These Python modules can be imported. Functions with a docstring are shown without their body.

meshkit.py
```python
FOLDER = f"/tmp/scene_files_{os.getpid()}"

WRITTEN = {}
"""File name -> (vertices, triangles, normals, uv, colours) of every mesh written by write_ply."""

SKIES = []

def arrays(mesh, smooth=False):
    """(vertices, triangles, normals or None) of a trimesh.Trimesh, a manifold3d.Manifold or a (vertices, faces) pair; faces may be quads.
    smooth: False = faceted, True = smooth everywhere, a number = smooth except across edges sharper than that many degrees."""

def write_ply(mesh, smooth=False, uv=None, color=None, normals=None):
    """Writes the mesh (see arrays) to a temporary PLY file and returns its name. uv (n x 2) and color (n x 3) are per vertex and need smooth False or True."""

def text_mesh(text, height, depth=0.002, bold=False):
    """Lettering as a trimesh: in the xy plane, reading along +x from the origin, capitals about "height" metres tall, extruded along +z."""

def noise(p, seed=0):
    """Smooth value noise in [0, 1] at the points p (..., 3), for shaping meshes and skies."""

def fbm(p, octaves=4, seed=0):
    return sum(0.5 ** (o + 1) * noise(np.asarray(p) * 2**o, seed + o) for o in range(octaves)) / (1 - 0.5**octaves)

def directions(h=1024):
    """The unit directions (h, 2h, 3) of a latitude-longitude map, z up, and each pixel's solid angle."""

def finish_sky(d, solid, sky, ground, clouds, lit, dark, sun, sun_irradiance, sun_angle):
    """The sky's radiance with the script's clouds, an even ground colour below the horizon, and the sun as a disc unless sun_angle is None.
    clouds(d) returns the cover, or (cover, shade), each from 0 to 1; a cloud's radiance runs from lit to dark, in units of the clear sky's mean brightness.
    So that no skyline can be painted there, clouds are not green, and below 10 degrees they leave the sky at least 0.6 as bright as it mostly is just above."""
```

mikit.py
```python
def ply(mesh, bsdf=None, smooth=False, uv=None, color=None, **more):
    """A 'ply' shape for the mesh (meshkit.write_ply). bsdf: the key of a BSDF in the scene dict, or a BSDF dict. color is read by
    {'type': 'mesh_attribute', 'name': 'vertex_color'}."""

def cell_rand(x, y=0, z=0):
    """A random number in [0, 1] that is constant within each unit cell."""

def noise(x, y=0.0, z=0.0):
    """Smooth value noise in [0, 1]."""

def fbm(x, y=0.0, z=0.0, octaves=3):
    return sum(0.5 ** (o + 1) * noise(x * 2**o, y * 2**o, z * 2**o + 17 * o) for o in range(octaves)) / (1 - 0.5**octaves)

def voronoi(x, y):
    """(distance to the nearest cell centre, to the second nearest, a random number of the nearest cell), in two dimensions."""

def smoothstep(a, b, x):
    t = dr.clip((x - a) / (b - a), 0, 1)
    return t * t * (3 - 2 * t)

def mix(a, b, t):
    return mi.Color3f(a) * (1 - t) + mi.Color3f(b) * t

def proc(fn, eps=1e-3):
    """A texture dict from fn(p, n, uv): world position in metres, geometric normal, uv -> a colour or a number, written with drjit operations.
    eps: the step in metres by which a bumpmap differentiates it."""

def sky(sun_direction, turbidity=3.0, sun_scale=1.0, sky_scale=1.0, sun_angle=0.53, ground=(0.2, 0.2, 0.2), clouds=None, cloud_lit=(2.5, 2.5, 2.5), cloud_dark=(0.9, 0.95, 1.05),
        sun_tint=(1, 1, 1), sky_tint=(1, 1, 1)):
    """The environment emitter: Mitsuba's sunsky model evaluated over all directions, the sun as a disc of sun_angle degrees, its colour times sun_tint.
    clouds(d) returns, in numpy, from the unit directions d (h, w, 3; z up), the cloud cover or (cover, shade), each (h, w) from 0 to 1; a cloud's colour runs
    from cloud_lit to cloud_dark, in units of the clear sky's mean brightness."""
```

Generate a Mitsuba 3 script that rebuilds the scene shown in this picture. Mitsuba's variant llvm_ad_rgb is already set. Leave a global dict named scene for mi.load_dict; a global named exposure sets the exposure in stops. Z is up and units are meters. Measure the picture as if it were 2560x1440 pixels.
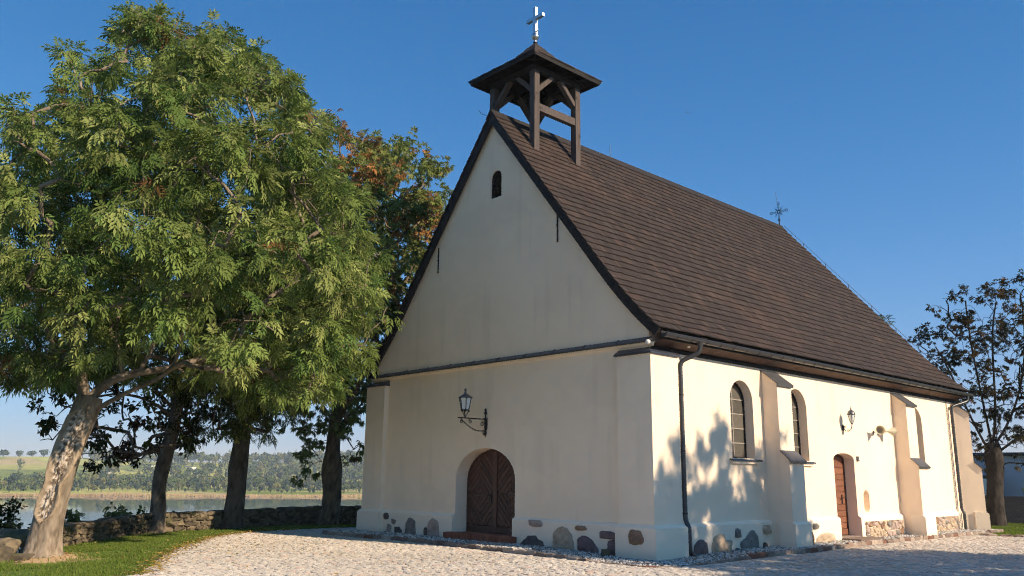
import math
import numpy as np
import trimesh
import drjit as dr
import mitsuba as mi
import mikit
import meshkit
import manifold3d as m3
from shapely.geometry import Polygon, Point, LineString, box as sbox, MultiPolygon
from shapely import affinity
from shapely.ops import unary_union

T4 = mi.ScalarTransform4f
# ------------------------------------------------------------------ camera, sky, exposure
CAM = np.array([11.351, -14.752, 1.65])
YAW, PITCH, ROLL, FOV = -0.82055, 0.22284, 0.01062, 62.57
fwd = np.array([math.sin(YAW) * math.cos(PITCH), math.cos(YAW) * math.cos(PITCH), math.sin(PITCH)])
rgt = np.array([math.cos(YAW), -math.sin(YAW), 0.0])
up = np.cross(rgt, fwd)
up = -math.sin(ROLL) * rgt + math.cos(ROLL) * up
SUN = np.array([0.857, 0.183, 0.482])
scene, labels = {'type': 'scene'}, {}
scene['camera'] = {'type': 'perspective', 'fov': FOV, 'fov_axis': 'x', 'near_clip': 0.1, 'far_clip': 20000.0,
                   'to_world': T4().look_at(origin=CAM.tolist(), target=(CAM + fwd).tolist(), up=up.tolist())}
def horizon_haze(d):            # thin pale haze all round the horizon
    return .80 * np.exp(-np.maximum(d[..., 2], 0) / .11)
scene['sky'] = mikit.sky(SUN, turbidity=2.6, sun_scale=.90, sun_tint=(1.0, 1.02, 1.12), sky_scale=.83, sky_tint=(.245, .705, 1.06), ground=(0.22, 0.2, 0.17),
                         clouds=horizon_haze, cloud_lit=(2.4, 2.12, 2.45))
exposure = 2.47

# ------------------------------------------------------------------ helpers
def RNG(s): return np.random.default_rng(s)
def nrm(a):
    a = np.asarray(a, float)
    return a / (np.linalg.norm(a, axis=-1, keepdims=True) + 1e-12)

class MB:
    """Collects vertices, triangles, one colour or uv pair per vertex."""
    def __init__(s): s.v, s.f, s.a, s.n = [], [], [], 0
    def add(s, v, f, a=None):
        v, f = np.asarray(v, float), np.asarray(f, int)
        if f.ndim == 2 and f.shape[1] == 4: f = np.vstack([f[:, [0, 1, 2]], f[:, [0, 2, 3]]])
        s.v.append(v); s.f.append(f + s.n); s.n += len(v)
        if a is not None: s.a.append(np.broadcast_to(np.asarray(a, float), (len(v), np.shape(a)[-1])))
        return s
    def tm(s, m, a=None): return s.add(m.vertices, m.faces, a)
    def box(s, x0, x1, y0, y1, z0, z1, a=None):
        v = np.array([[x, y, z] for x in (x0, x1) for y in (y0, y1) for z in (z0, z1)], float)
        f = [[0, 1, 3], [0, 3, 2], [4, 6, 7], [4, 7, 5], [0, 4, 5], [0, 5, 1], [2, 3, 7], [2, 7, 6], [0, 2, 6], [0, 6, 4], [1, 5, 7], [1, 7, 3]]
        return s.add(v, f, a)
    def bar(s, p, q, w, h, upv=(0, 0, 1), a=None):
        p, q = np.asarray(p, float), np.asarray(q, float)
        d = nrm(q - p); x = nrm(np.cross(d, upv)); y = np.cross(x, d)
        v = [c + i * w / 2 * x + j * h / 2 * y for c in (p, q) for i in (-1, 1) for j in (-1, 1)]
        f = [[0, 1, 3], [0, 3, 2], [4, 6, 7], [4, 7, 5], [0, 4, 5], [0, 5, 1], [2, 3, 7], [2, 7, 6], [0, 2, 6], [0, 6, 4], [1, 5, 7], [1, 7, 3]]
        return s.add(v, f, a)
    def tube(s, P, R, n=8, a=None, cap=True):
        P = np.asarray(P, float); R = np.broadcast_to(np.asarray(R, float), (len(P),))
        t = nrm(np.gradient(P, axis=0))
        x = np.zeros_like(P); ref = np.array([0, 0, 1.0]) if abs(t[0, 2]) < .9 else np.array([1.0, 0, 0])
        x[0] = nrm(np.cross(t[0], ref))
        for i in range(1, len(P)): x[i] = nrm(x[i - 1] - t[i] * (x[i - 1] @ t[i]))
        y = np.cross(t, x); an = np.arange(n) * 2 * np.pi / n
        v = P[:, None] + R[:, None, None] * (np.cos(an)[None, :, None] * x[:, None] + np.sin(an)[None, :, None] * y[:, None])
        i, j = np.meshgrid(np.arange(len(P) - 1), np.arange(n), indexing='ij')
        q = np.stack([i * n + j, i * n + (j + 1) % n, (i + 1) * n + (j + 1) % n, (i + 1) * n + j], -1).reshape(-1, 4)
        v = v.reshape(-1, 3); f = np.vstack([q[:, [0, 1, 2]], q[:, [0, 2, 3]]])
        if cap:
            k = len(v); v = np.vstack([v, P[:1], P[-1:]]); e = (len(P) - 1) * n
            f = np.vstack([f, [[k, (j + 1) % n, j] for j in range(n)], [[k + 1, e + j, e + (j + 1) % n] for j in range(n)]])
        return s.add(v, f, a)
    def lathe(s, prof, c, n=16, axis=(0, 0, 1), a=None):
        """prof: (radius, height) pairs along the axis from c."""
        ax = nrm(axis); ref = np.array([0, 0, 1.0]) if abs(ax[2]) < .9 else np.array([1.0, 0, 0])
        x = nrm(np.cross(ref, ax)); y = np.cross(ax, x); an = np.arange(n) * 2 * np.pi / n
        v = np.array([np.asarray(c) + h * ax + r * (math.cos(b) * x + math.sin(b) * y) for r, h in prof for b in an])
        q = [[i * n + j, i * n + (j + 1) % n, (i + 1) * n + (j + 1) % n, (i + 1) * n + j] for i in range(len(prof) - 1) for j in range(n)]
        return s.add(v, np.array(q), a)
    def prism(s, poly, o, ex, ey, depth, a=None):
        """A shapely polygon in the frame o + x*ex + y*ey, extruded by depth along ex x ey."""
        o, ex, ey = (np.asarray(t, float) for t in (o, ex, ey)); ez = np.cross(ex, ey)
        for g in getattr(poly, 'geoms', [poly]):
            if g.is_empty or g.geom_type != 'Polygon' or g.area < 1e-7: continue
            m = trimesh.creation.extrude_polygon(g, abs(depth), engine='earcut')
            v = np.asarray(m.vertices); z = v[:, 2:] if depth > 0 else v[:, 2:] + depth
            w = o + v[:, :1] * ex + v[:, 1:2] * ey + z * ez
            s.add(w, m.faces, a)
        return s
    def ball(s, c, r, sub=1, sc=(1, 1, 1), a=None):
        m = trimesh.creation.icosphere(subdivisions=sub, radius=1.0)
        return s.add(np.asarray(c) + m.vertices * r * np.asarray(sc), m.faces, a)
    def mesh(s): return np.vstack(s.v), np.vstack(s.f)
    def attr(s): return np.vstack(s.a) if s.a else None

_count = {}
def thing(name, label=None, cat=None, group=None, kind=None):
    n = _count.get(name, 0); _count[name] = n + 1
    return tag(name if n == 0 else f'{name}_{n:03d}', label, cat, group, kind)
def partkey(parent, name):
    k = f'{parent}__{name}'; n = _count.get(k, 0); _count[k] = n + 1
    return k if n == 0 else f'{k}_{n:03d}'
def put(key, mb, bsdf, smooth=False, uv=False, col=False, **more):
    scene[key] = mikit.ply(mb.mesh(), bsdf, smooth=smooth, uv=mb.attr() if uv else None, color=mb.attr() if col else None, **more)
    return key
def part(parent, name, mb, bsdf, **kw): return put(partkey(parent, name), mb, bsdf, **kw)
def tag(key, label=None, cat=None, group=None, kind=None):
    d = {}
    if label: d['label'] = label
    if cat: d['category'] = cat
    if group: d['group'] = group
    if kind: d['kind'] = kind
    labels[key] = d
    return key

# ------------------------------------------------------------------ materials
VC = {'type': 'mesh_attribute', 'name': 'vertex_color'}
def P(color, rough=.6, spec=.4, **k):
    c = color if isinstance(color, dict) else {'type': 'rgb', 'value': list(color)}
    return {'type': 'twosided', 'b': {'type': 'principled', 'base_color': c, 'roughness': rough, 'specular': spec, **k}}
def PB(color, height, scale, rough=.7, spec=.3, eps=1e-3, **k):
    c = color if isinstance(color, dict) else {'type': 'rgb', 'value': list(color)}
    return {'type': 'twosided', 'b': {'type': 'bumpmap', 'arbitrary': mikit.proc(height, eps), 'scale': scale,
            'b': {'type': 'principled', 'base_color': c, 'roughness': rough, 'specular': spec, **k}}}
pr, N, FB, mix, SS = mikit.proc, mikit.noise, mikit.fbm, mikit.mix, mikit.smoothstep

def f_plaster(p, n, uv):
    t = FB(p.x * .7, p.y * .7, p.z * .45, octaves=4)
    s = N(p.x * 5 + p.y * 5, 3.0, p.z * .5); tr = FB(p.x * 3.5 + p.y * 3.5, 8.0, p.z * 3.0, octaves=3)      # faint trowel marks and rain streaks
    pt_ = SS(.60, .66, FB(p.x * .9 + p.y * .9, 2.0, p.z * .8, octaves=4))                                  # repaired patches, a shade off
    return mix((.835, .69, .53), (.89, .765, .61), t) * (1 - .05 * SS(.6, .9, s)) * (1 - .06 * tr) * (1 - .03 * pt_)
def h_plaster(p, n, uv): return FB(p.x * 16, p.y * 16, p.z * 16, octaves=3) + .5 * N(p.x * 60, p.y * 60, p.z * 60)
scene['plaster'] = PB(pr(f_plaster), h_plaster, .006, .85, .2)
def f_plinth(p, n, uv):
    t = FB(p.x * 1.1, p.y * 1.1, p.z * 2.0, octaves=4)
    w = SS(.32, .0, p.z + .16 * (FB(p.x * 4, p.y * 4, p.z * 4) - .5))   # splashed dirt along the foot
    return mix(mix((.83, .72, .57), (.87, .77, .63), t), (.50, .46, .40), .30 * w)
scene['plinth_plaster'] = PB(pr(f_plinth), h_plaster, .009, .85, .2)
def f_shingle(p, n, uv):
    g = N(p.x * 7, p.y * 55, p.z * 7) * .5 + N(p.x * 3, p.y * 22, p.z * 3) * .5
    big = FB(p.x * .5, p.y * .45, p.z * .5, octaves=3)
    base = mix((.027, .0205, .018), (.039, .030, .026), uv.x)
    base = mix(base, (.075, .046, .035), .40 * SS(.78, 1.0, uv.y) + .25 * SS(.55, .8, big))
    base = mix(base, (.115, .105, .10), .35 * SS(.62, .9, g))
    return base * (.82 + .36 * g)
scene['shingle_wood'] = P(pr(f_shingle), .75, .25)
def f_dark(p, n, uv):
    g = N(p.x * 18, p.y * 18, p.z * 18)
    return mix((.012, .011, .012), (.030, .026, .025), g)
scene['dark_wood'] = P(pr(f_dark), .7, .3)
def f_post(p, n, uv):
    g = FB(p.x * 45, p.y * 45, p.z * 2.2, octaves=3)
    k = N(p.x * 9, p.y * 9, p.z * 5)
    c = mix((.042, .033, .030), (.125, .104, .096), g)
    return c * (1 - .5 * SS(.8, .9, k))
scene['belfry_wood'] = P(pr(f_post), .8, .2)
def f_soffit(p, n, uv): return mix((.045, .026, .021), (.10, .058, .046), FB(p.x * 3, p.y * 9, p.z * 3))
scene['soffit_wood'] = P(pr(f_soffit), .7, .3)
def f_zinc(p, n, uv): return mix((.10, .105, .115), (.17, .175, .19), FB(p.x * 6, p.y * 3, p.z * 6))
scene['zinc'] = P(pr(f_zinc), .38, .5, metallic=.55)
def f_flash(p, n, uv): return mix((.030, .036, .050), (.065, .072, .095), FB(p.x * 5, p.y * 5, p.z * 5))
scene['flashing'] = P(pr(f_flash), .32, .5, metallic=.25)
def f_pipe(p, n, uv): return mix((.040, .042, .048), (.075, .078, .086), FB(p.x * 6, p.y * 3, p.z * 6))
scene['dark_zinc'] = P(pr(f_pipe), .36, .5, metallic=.4)
scene['chrome'] = {'type': 'twosided', 'b': {'type': 'roughconductor', 'material': 'Al', 'alpha': .22, 'specular_reflectance': {'type': 'rgb', 'value': [.62, .63, .66]}}}
scene['iron'] = P((.012, .011, .012), .5, .5)
scene['dark_void'] = P((.006, .006, .006), .9, .1)
def f_door(p, n, uv):
    g = FB(p.x * 14, p.y * 14, p.z * 14, octaves=3)
    return mix((.050, .023, .016), (.095, .044, .030), uv.x) * (.7 + .6 * g)
scene['door_wood'] = P(pr(f_door), .5, .4)
def f_door2(p, n, uv):
    g = FB(p.x * 6, p.y * 6, p.z * 30, octaves=3)
    return mix((.15, .062, .036), (.23, .10, .058), uv.x) * (.75 + .5 * g)
scene['red_door_wood'] = P(pr(f_door2), .5, .4)
def f_glass(p, n, uv):
    return mix((.055, .052, .045), (.13, .12, .10), .5 * uv.x + .5 * FB(p.x * 6, p.y * 6, p.z * 6))
scene['old_glass'] = P(pr(f_glass), .16, .6)
scene['lead'] = P((.30, .27, .24), .5, .4)
def f_stone(p, n, uv):
    k = uv.x; g = FB(p.x * 9, p.y * 9, p.z * 9, octaves=4); s = N(p.x * 55, p.y * 55, p.z * 55)
    c = mix((.085, .075, .072), (.20, .185, .17), SS(.0, .2, k))
    c = mix(c, (.44, .345, .25), SS(.2, .4, k))
    c = mix(c, (.165, .115, .115), SS(.4, .6, k))
    c = mix(c, (.26, .165, .11), SS(.6, .8, k))
    c = mix(c, (.40, .315, .275), SS(.8, 1.0, k))
    return c * (.55 + .9 * g) * (.8 + .4 * s)
def h_stone(p, n, uv): return FB(p.x * 14, p.y * 14, p.z * 14, octaves=4)
scene['field_stone'] = PB(pr(f_stone), h_stone, .06, .85, .25, 4e-3)
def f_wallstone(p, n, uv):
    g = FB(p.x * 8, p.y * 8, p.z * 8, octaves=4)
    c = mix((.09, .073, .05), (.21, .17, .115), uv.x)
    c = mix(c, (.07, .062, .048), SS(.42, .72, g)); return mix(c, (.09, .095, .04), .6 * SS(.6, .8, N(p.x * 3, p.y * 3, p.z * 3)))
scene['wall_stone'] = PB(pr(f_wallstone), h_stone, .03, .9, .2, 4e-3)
scene['mortar'] = P(pr(lambda p, n, uv: mix((.10, .085, .06), (.20, .17, .125), FB(p.x * 9, p.y * 9, p.z * 9))), .95, .1)
def f_cobble(p, n, uv):
    g = FB(p.x * 20, p.y * 20, p.z * 20, octaves=3); big = FB(p.x * .35, p.y * .35, 1.0, octaves=3)
    c = mix((.40, .365, .32), (.52, .485, .435), uv.x); c = mix(c, (.47, .36, .30), SS(.86, 1.0, uv.y))
    c = mix(c, (.36, .34, .32), SS(.12, .0, uv.y)); return c * (.72 + .4 * g) * (.85 + .3 * big)
scene['cobble_stone'] = PB(pr(f_cobble), h_stone, .012, .9, .2, 4e-3)
def f_court(p, n, uv):
    g = FB(p.x * 12, p.y * 12, 0.0, octaves=4); big = FB(p.x * .4, p.y * .4, 5.0, octaves=3)
    c = mix((.32, .28, .235), (.56, .505, .43), g)
    return mix(c, (.24, .22, .10), .45 * SS(.58, .75, big))
scene['court_sand'] = PB(pr(f_court), lambda p, n, uv: FB(p.x * 25, p.y * 25, 0.0, octaves=3), .02, .95, .1, 4e-3)
scene['pebble_stone'] = P(VC, .8, .3)
def f_brick(p, n, uv):
    return mix((.20, .065, .042), (.32, .12, .075), uv.x) * (.7 + .6 * FB(p.x * 25, p.y * 25, p.z * 25))
scene['red_brick'] = P(pr(f_brick), .9, .2)
def f_kerb(p, n, uv):
    g = FB(p.x * 12, p.y * 12, p.z * 12, octaves=4)
    return mix(mix((.16, .12, .10), (.36, .30, .25), uv.x), (.17, .085, .06), SS(.7, .9, uv.y)) * (.6 + .8 * g)
scene['kerb_stone'] = PB(pr(f_kerb), h_stone, .02, .9, .2, 4e-3)
scene['white_enamel'] = P((.75, .74, .70), .35, .5)
scene['frosted_pane'] = P((.62, .66, .66), .3, .5)
scene['lantern_pane'] = {'type': 'thindielectric'}
scene['speaker_plastic'] = P((.62, .55, .40), .45, .4)
scene['speaker_dark'] = P((.22, .13, .05), .6, .3)
scene['grey_plastic'] = P((.10, .10, .11), .5, .4)
scene['bark'] = PB(VC, lambda p, n, uv: FB(p.x * 14, p.y * 14, p.z * 5, octaves=4), .05, .95, .1, 4e-3)
LEAF = {'type': 'principledthin', 'base_color': VC, 'roughness': .42, 'diff_trans': .7, 'eta': 1.45, 'spec_trans': 0.0}
scene['leaf'] = LEAF
scene['grass_blade'] = {'type': 'principledthin', 'base_color': VC, 'roughness': .6, 'diff_trans': .6, 'eta': 1.3, 'spec_trans': 0.0}
scene['far_leaf'] = P(VC, .9, .1)
def h_water(p, n, uv):          # mirror calm by the far shore, ruffled by a light breeze on the near side
    u = -.917 * p.x + .399 * p.y + 70 * (FB(p.x * .012, p.y * .03, 3.0) - .5)
    return (FB(p.x * .35, p.y * .9, 0.0, octaves=3) + .3 * N(p.x * 2, p.y * 3, 0.0)) * (1 + 14 * SS(345, 300, u))
scene['lake_water'] = PB((.015, .028, .034), h_water, .0035, .03, .5, .05)
def f_ground(p, n, uv):
    d = dr.sqrt(dr.square(p.x + 8.2) + dr.square((p.y + 9.6) * 1.5))
    g = FB(p.x * 6, p.y * 6, 0.0, octaves=4); big = FB(p.x * .8, p.y * .8, 2.0, octaves=3)
    c = mix((.045, .075, .016), (.075, .115, .025), g)
    c = mix(c, (.10, .085, .035), .6 * SS(.55, .75, big))
    return mix(c, (.34, .235, .14), SS(2.1, .9, d + 1.4 * (FB(p.x * 2.5, p.y * 2.5, 0.0) - .5)))
def f_terrain(p, n, uv):
    near = f_ground(p, n, uv)
    far = dr.sqrt(dr.square(p.x) + dr.square(p.y))
    k = N(p.x * .011 + 3.0, p.y * .014, 0.0); fine = FB(p.x * .08, p.y * .08, 1.0)
    c = mix((.105, .135, .030), (.215, .225, .070), SS(.35, .65, k)); c = mix(c, (.24, .20, .11), SS(.80, .9, N(p.x * .009, p.y * .02, 4.0)))
    c = c * (.8 + .4 * fine)
    return mix(near, c, SS(250, 600, far))
scene['terrain_soil'] = P(pr(f_terrain), .95, .1)
# ------------------------------------------------------------------ the setting: terrain, lake, forecourt
COURT = Polygon([(-15.7, 60), (-15.9, 2.75), (-15.95, -.1), (-15.5, -2.3), (-14.9, -4.35), (-14.4, -5.3), (-12.7, -6.95), (-11.2, -8.3), (-9.2, -9.35), (-7.9, -10.6), (-5, -12.6), (3, -18),
                 (12, -24), (60, -60), (4000, -4000), (4000, 4000), (-12, 4000)])
U_AX, V_AX = np.array([-.917, .399]), np.array([.399, .917])
LAKE_Z = -11.1
def terrain_z(x, y):
    x, y = np.asarray(x, float), np.asarray(y, float)
    import shapely
    s = shapely.distance(COURT, shapely.points(x, y))
    u, v = x * U_AX[0] + y * U_AX[1], x * V_AX[0] + y * V_AX[1]
    bank = -.25 - .30 * np.minimum(s, 45) - 1.2 * np.clip((s - 40) / 20, 0, 1)
    wob = meshkit.fbm(np.stack([x * .004, y * .004, 0 * x], -1), 3) - .5
    rise = np.interp(u + 60 * wob, [0, 520, 560, 850, 960, 1080, 1250, 1400, 1600, 2600], [-16, -16, -10.9, -9.8, -6, 1.5, 15, 23, 25, 20])
    rise = rise + np.where(u > 950, 20 * wob * np.clip((u - 950) / 300, 0, 1), 0)
    far = np.clip((u - 120) / 60, 0, 1)
    z = np.where(s > 0, bank * (1 - far) + rise * far, 0.0)
    z = np.where(u < 60, np.where(s > 0, bank, 0.0), z)
    drop = -.35 * np.clip((y - 19.5) / 5, 0, 1) * (s <= 0)
    return z + drop + np.where((s > 60) & (u < 100), 0, 0)
g1 = np.sinh(np.linspace(-6.6, 6.6, 231)) * 2.6
ends = 2600 / abs(g1[0])
gx = g1 * ends
gx = np.unique(np.concatenate([gx, np.arange(-40, 20, .8)]))
gy = np.unique(np.concatenate([g1 * ends, np.arange(-30, 40, .8)]))
X, Y = np.meshgrid(gx, gy, indexing='ij')
Z = terrain_z(X.ravel(), Y.ravel()).reshape(X.shape)
i, j = np.meshgrid(np.arange(len(gx) - 1), np.arange(len(gy) - 1), indexing='ij')
n_ = len(gy)
q = np.stack([i * n_ + j, (i + 1) * n_ + j, (i + 1) * n_ + j + 1, i * n_ + j + 1], -1).reshape(-1, 4)
put('ground', MB().add(np.stack([X, Y, Z], -1).reshape(-1, 3), q), 'terrain_soil', smooth=True)
tag('ground', 'grassy churchyard ground sloping down to the lake and rising to fields beyond', 'ground', kind='structure')
lk = MB()
us, vs = np.linspace(60, 640, 2), np.linspace(-1500, 1500, 2)
lk.add([[*(U_AX * a + V_AX * b), LAKE_Z] for a in us for b in vs], [[0, 2, 3, 1]])
put('lake', lk, 'lake_water'); tag('lake', 'calm lake mirroring the wooded far shore', 'lake', kind='structure')

GRASS_EDGE = [(-3.72, -9.15), (-4.55, -8.68), (-6.28, -7.84), (-7.94, -6.94), (-9.89, -5.67), (-11.38, -4.61), (-12.6, -3.45), (-13.4, -2.2), (-13.7, -.24), (-13.7, 10)]
wig = []
rg = RNG(5)
for a, b in zip(GRASS_EDGE[:-1], GRASS_EDGE[1:]):
    for t in np.linspace(0, 1, 8)[:-1]:
        wig.append((a[0] + (b[0] - a[0]) * t + rg.normal(0, .07), a[1] + (b[1] - a[1]) * t + rg.normal(0, .07)))
COURT_POLY = Polygon(wig + [(-13.7, 10), (-11, 15.5), (.6, 15.9), (2.2, 16.4), (60, 20), (60, -60), (32, -36), (12, -22.5), (3, -16.5), (-2, -11.5)])
APRON = Polygon([(-11.3, .2), (-11.3, -1.12), (-9.4, -1.08), (-7.9, -.86), (-6.1, -.92), (-4.4, -1.02), (-2.7, -1.08), (-.5, -1.15), (.7, -1.1), (.98, -.7), (.98, .8), (.9, 2.4), (.8, 3.8), (.92, 5.0), (.7, 6.5),
                 (.62, 8.2), (.55, 10), (.6, 12.1), (.62, 15.2), (.7, 16.4), (.75, 18.6), (-1, 18.6), (-1, .2)])
cs = MB()
m = trimesh.creation.triangulate_polygon(COURT_POLY, engine='earcut')
cs.add(np.c_[m[0], np.full(len(m[0]), .006)], m[1])
put('forecourt', cs, 'court_sand'); tag('forecourt', 'pale cobbled forecourt with sandy joints in front of the church', 'forecourt', kind='structure')

def hullmesh(pts):
    h = trimesh.convex.convex_hull(pts); return h.vertices, h.faces
# cobbles: irregular flat stones on a jittered grid, nearest ones as parts
rg = RNG(11)
vis = COURT_POLY.difference(APRON.buffer(.13)).difference(sbox(-11.2, 0, 0, 18))
pts = []
st = .155
for yy in np.arange(-12.5, 21, st * .86):
    off = rg.uniform(0, st)
    xs_ = np.arange(-14, 9, st) + off
    pts.append(np.stack([xs_ + rg.normal(0, .026, len(xs_)), yy + rg.normal(0, .026, len(xs_))], 1))
pts = np.vstack(pts)
to = pts - CAM[:2]
az = np.degrees(np.arctan2(to[:, 0], to[:, 1])) - math.degrees(YAW)
keep = (np.abs(az) < 37) & (np.hypot(to[:, 0], to[:, 1]) > 8.5)
import shapely
keep &= shapely.contains_xy(vis, pts[:, 0], pts[:, 1])
dens = meshkit.fbm(np.stack([pts[:, 0] * .5, pts[:, 1] * .5, 0 * pts[:, 0]], -1), 3, 4)
keep &= rg.random(len(pts)) > np.clip((dens - .60) * 5, 0.03, .8)
pts = pts[keep]
dcam = np.hypot(*(pts - CAM[:2]).T)
az = np.degrees(np.arctan2(pts[:, 0] - CAM[0], pts[:, 1] - CAM[1])) - math.degrees(YAW)
inview = (dcam > 10.2) & (np.abs(az) < 30.5)
order = np.argsort(np.where(inview, dcam, 1e6))
big = set(order[:300].tolist())
allc = MB()
for k, (x, y) in enumerate(pts):
    n = 6
    an = np.arange(n) * 2 * np.pi / n + rg.uniform(0, 1) ; r = st * .5 * rg.uniform(.72, 1.05, n) * rg.uniform(.85, 1.2)
    h = rg.uniform(.008, .024); th = rg.uniform(0, np.pi); el = rg.uniform(.8, 1.25)
    rx, ry = r * np.cos(an) * el, r * np.sin(an) / el
    px, py = x + rx * math.cos(th) - ry * math.sin(th), y + rx * math.sin(th) + ry * math.cos(th)
    tx, ty = rg.normal(0, .035, 2)
    hh = h + tx * (px - x) + ty * (py - y)
    v = np.vstack([np.c_[px, py, np.full(n, -.01)], np.c_[px, py, hh * .75], np.c_[x + (px - x) * .78, y + (py - y) * .78, hh], [[x, y, h + .003]]])
    f = [[a * n + b, a * n + (b + 1) % n, (a + 1) * n + (b + 1) % n] for a in (0, 1) for b in range(n)] + [[a * n + b, (a + 1) * n + (b + 1) % n, (a + 1) * n + b] for a in (0, 1) for b in range(n)] + [[2 * n + b, 2 * n + (b + 1) % n, 3 * n] for b in range(n)]
    c = (rg.random(), rg.random())
    if k in big: part('forecourt', 'cobble', MB().add(v, f, c), 'cobble_stone', uv=True)
    else: allc.add(v, f, c)
put('forecourt__cobbles', allc, 'cobble_stone', uv=True); labels['forecourt__cobbles'] = {'kind': 'stuff'}

# gravel apron along the walls and its kerb of stones
def apron_z(x, y):
    d = np.hypot(x - .3, y + .4)
    return .02 + .075 * np.clip((d - .8) / 3, 0, 1)
gp = MB()
ap = APRON.difference(Polygon([(-10.9, .3), (-.3, .3), (-.3, 17.6), (-10.9, 17.6)]))
rg = RNG(21)
grid = []
for x in np.arange(-11.4, 1.2, .25):
    for y in np.arange(-1.3, 18.8, .25):
        c = ap.intersection(sbox(x, y, x + .25, y + .25))
        if c.is_empty: continue
        for g in getattr(c, 'geoms', [c]):
            if g.geom_type != 'Polygon' or g.area < 1e-4: continue
            v, f = trimesh.creation.triangulate_polygon(g, engine='earcut'); gp.add(np.c_[v, apron_z(v[:, 0], v[:, 1])], f)
put('gravel_strip', gp, 'mortar', smooth=False)
tag('gravel_strip', 'narrow strip of grey white gravel along the foot of the church walls', 'gravel', kind='stuff')
pb = MB()
cand = rg.uniform([-11.3, -1.3], [1.1, 18.6], (90000, 2))
cand = cand[shapely.contains_xy(ap, cand[:, 0], cand[:, 1])][:17000]
oc = np.array([[1, 0, 0], [-1, 0, 0], [0, 1, 0], [0, -1, 0], [0, 0, 1], [0, 0, -1.0]])
of = np.array([[0, 2, 4], [2, 1, 4], [1, 3, 4], [3, 0, 4], [2, 0, 5], [1, 2, 5], [3, 1, 5], [0, 3, 5]])
for x, y in cand:
    s = rg.uniform(.012, .026); a = rg.uniform(0, 6.3); R = np.array([[math.cos(a), -math.sin(a), 0], [math.sin(a), math.cos(a), 0], [0, 0, 1]])
    v = (oc * (s * rg.uniform(.7, 1.3, 3) * (1, 1, .75))) @ R.T + rg.normal(0, .003, (6, 3)) + (x, y, apron_z(x, y) + s * .45)
    t = rg.random(); c = np.array([.50, .49, .47]) * (.45 + .9 * t ** .7) if t > .25 else np.array([.10, .10, .105]) * (1 + t)
    pb.add(v, of, c)
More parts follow.
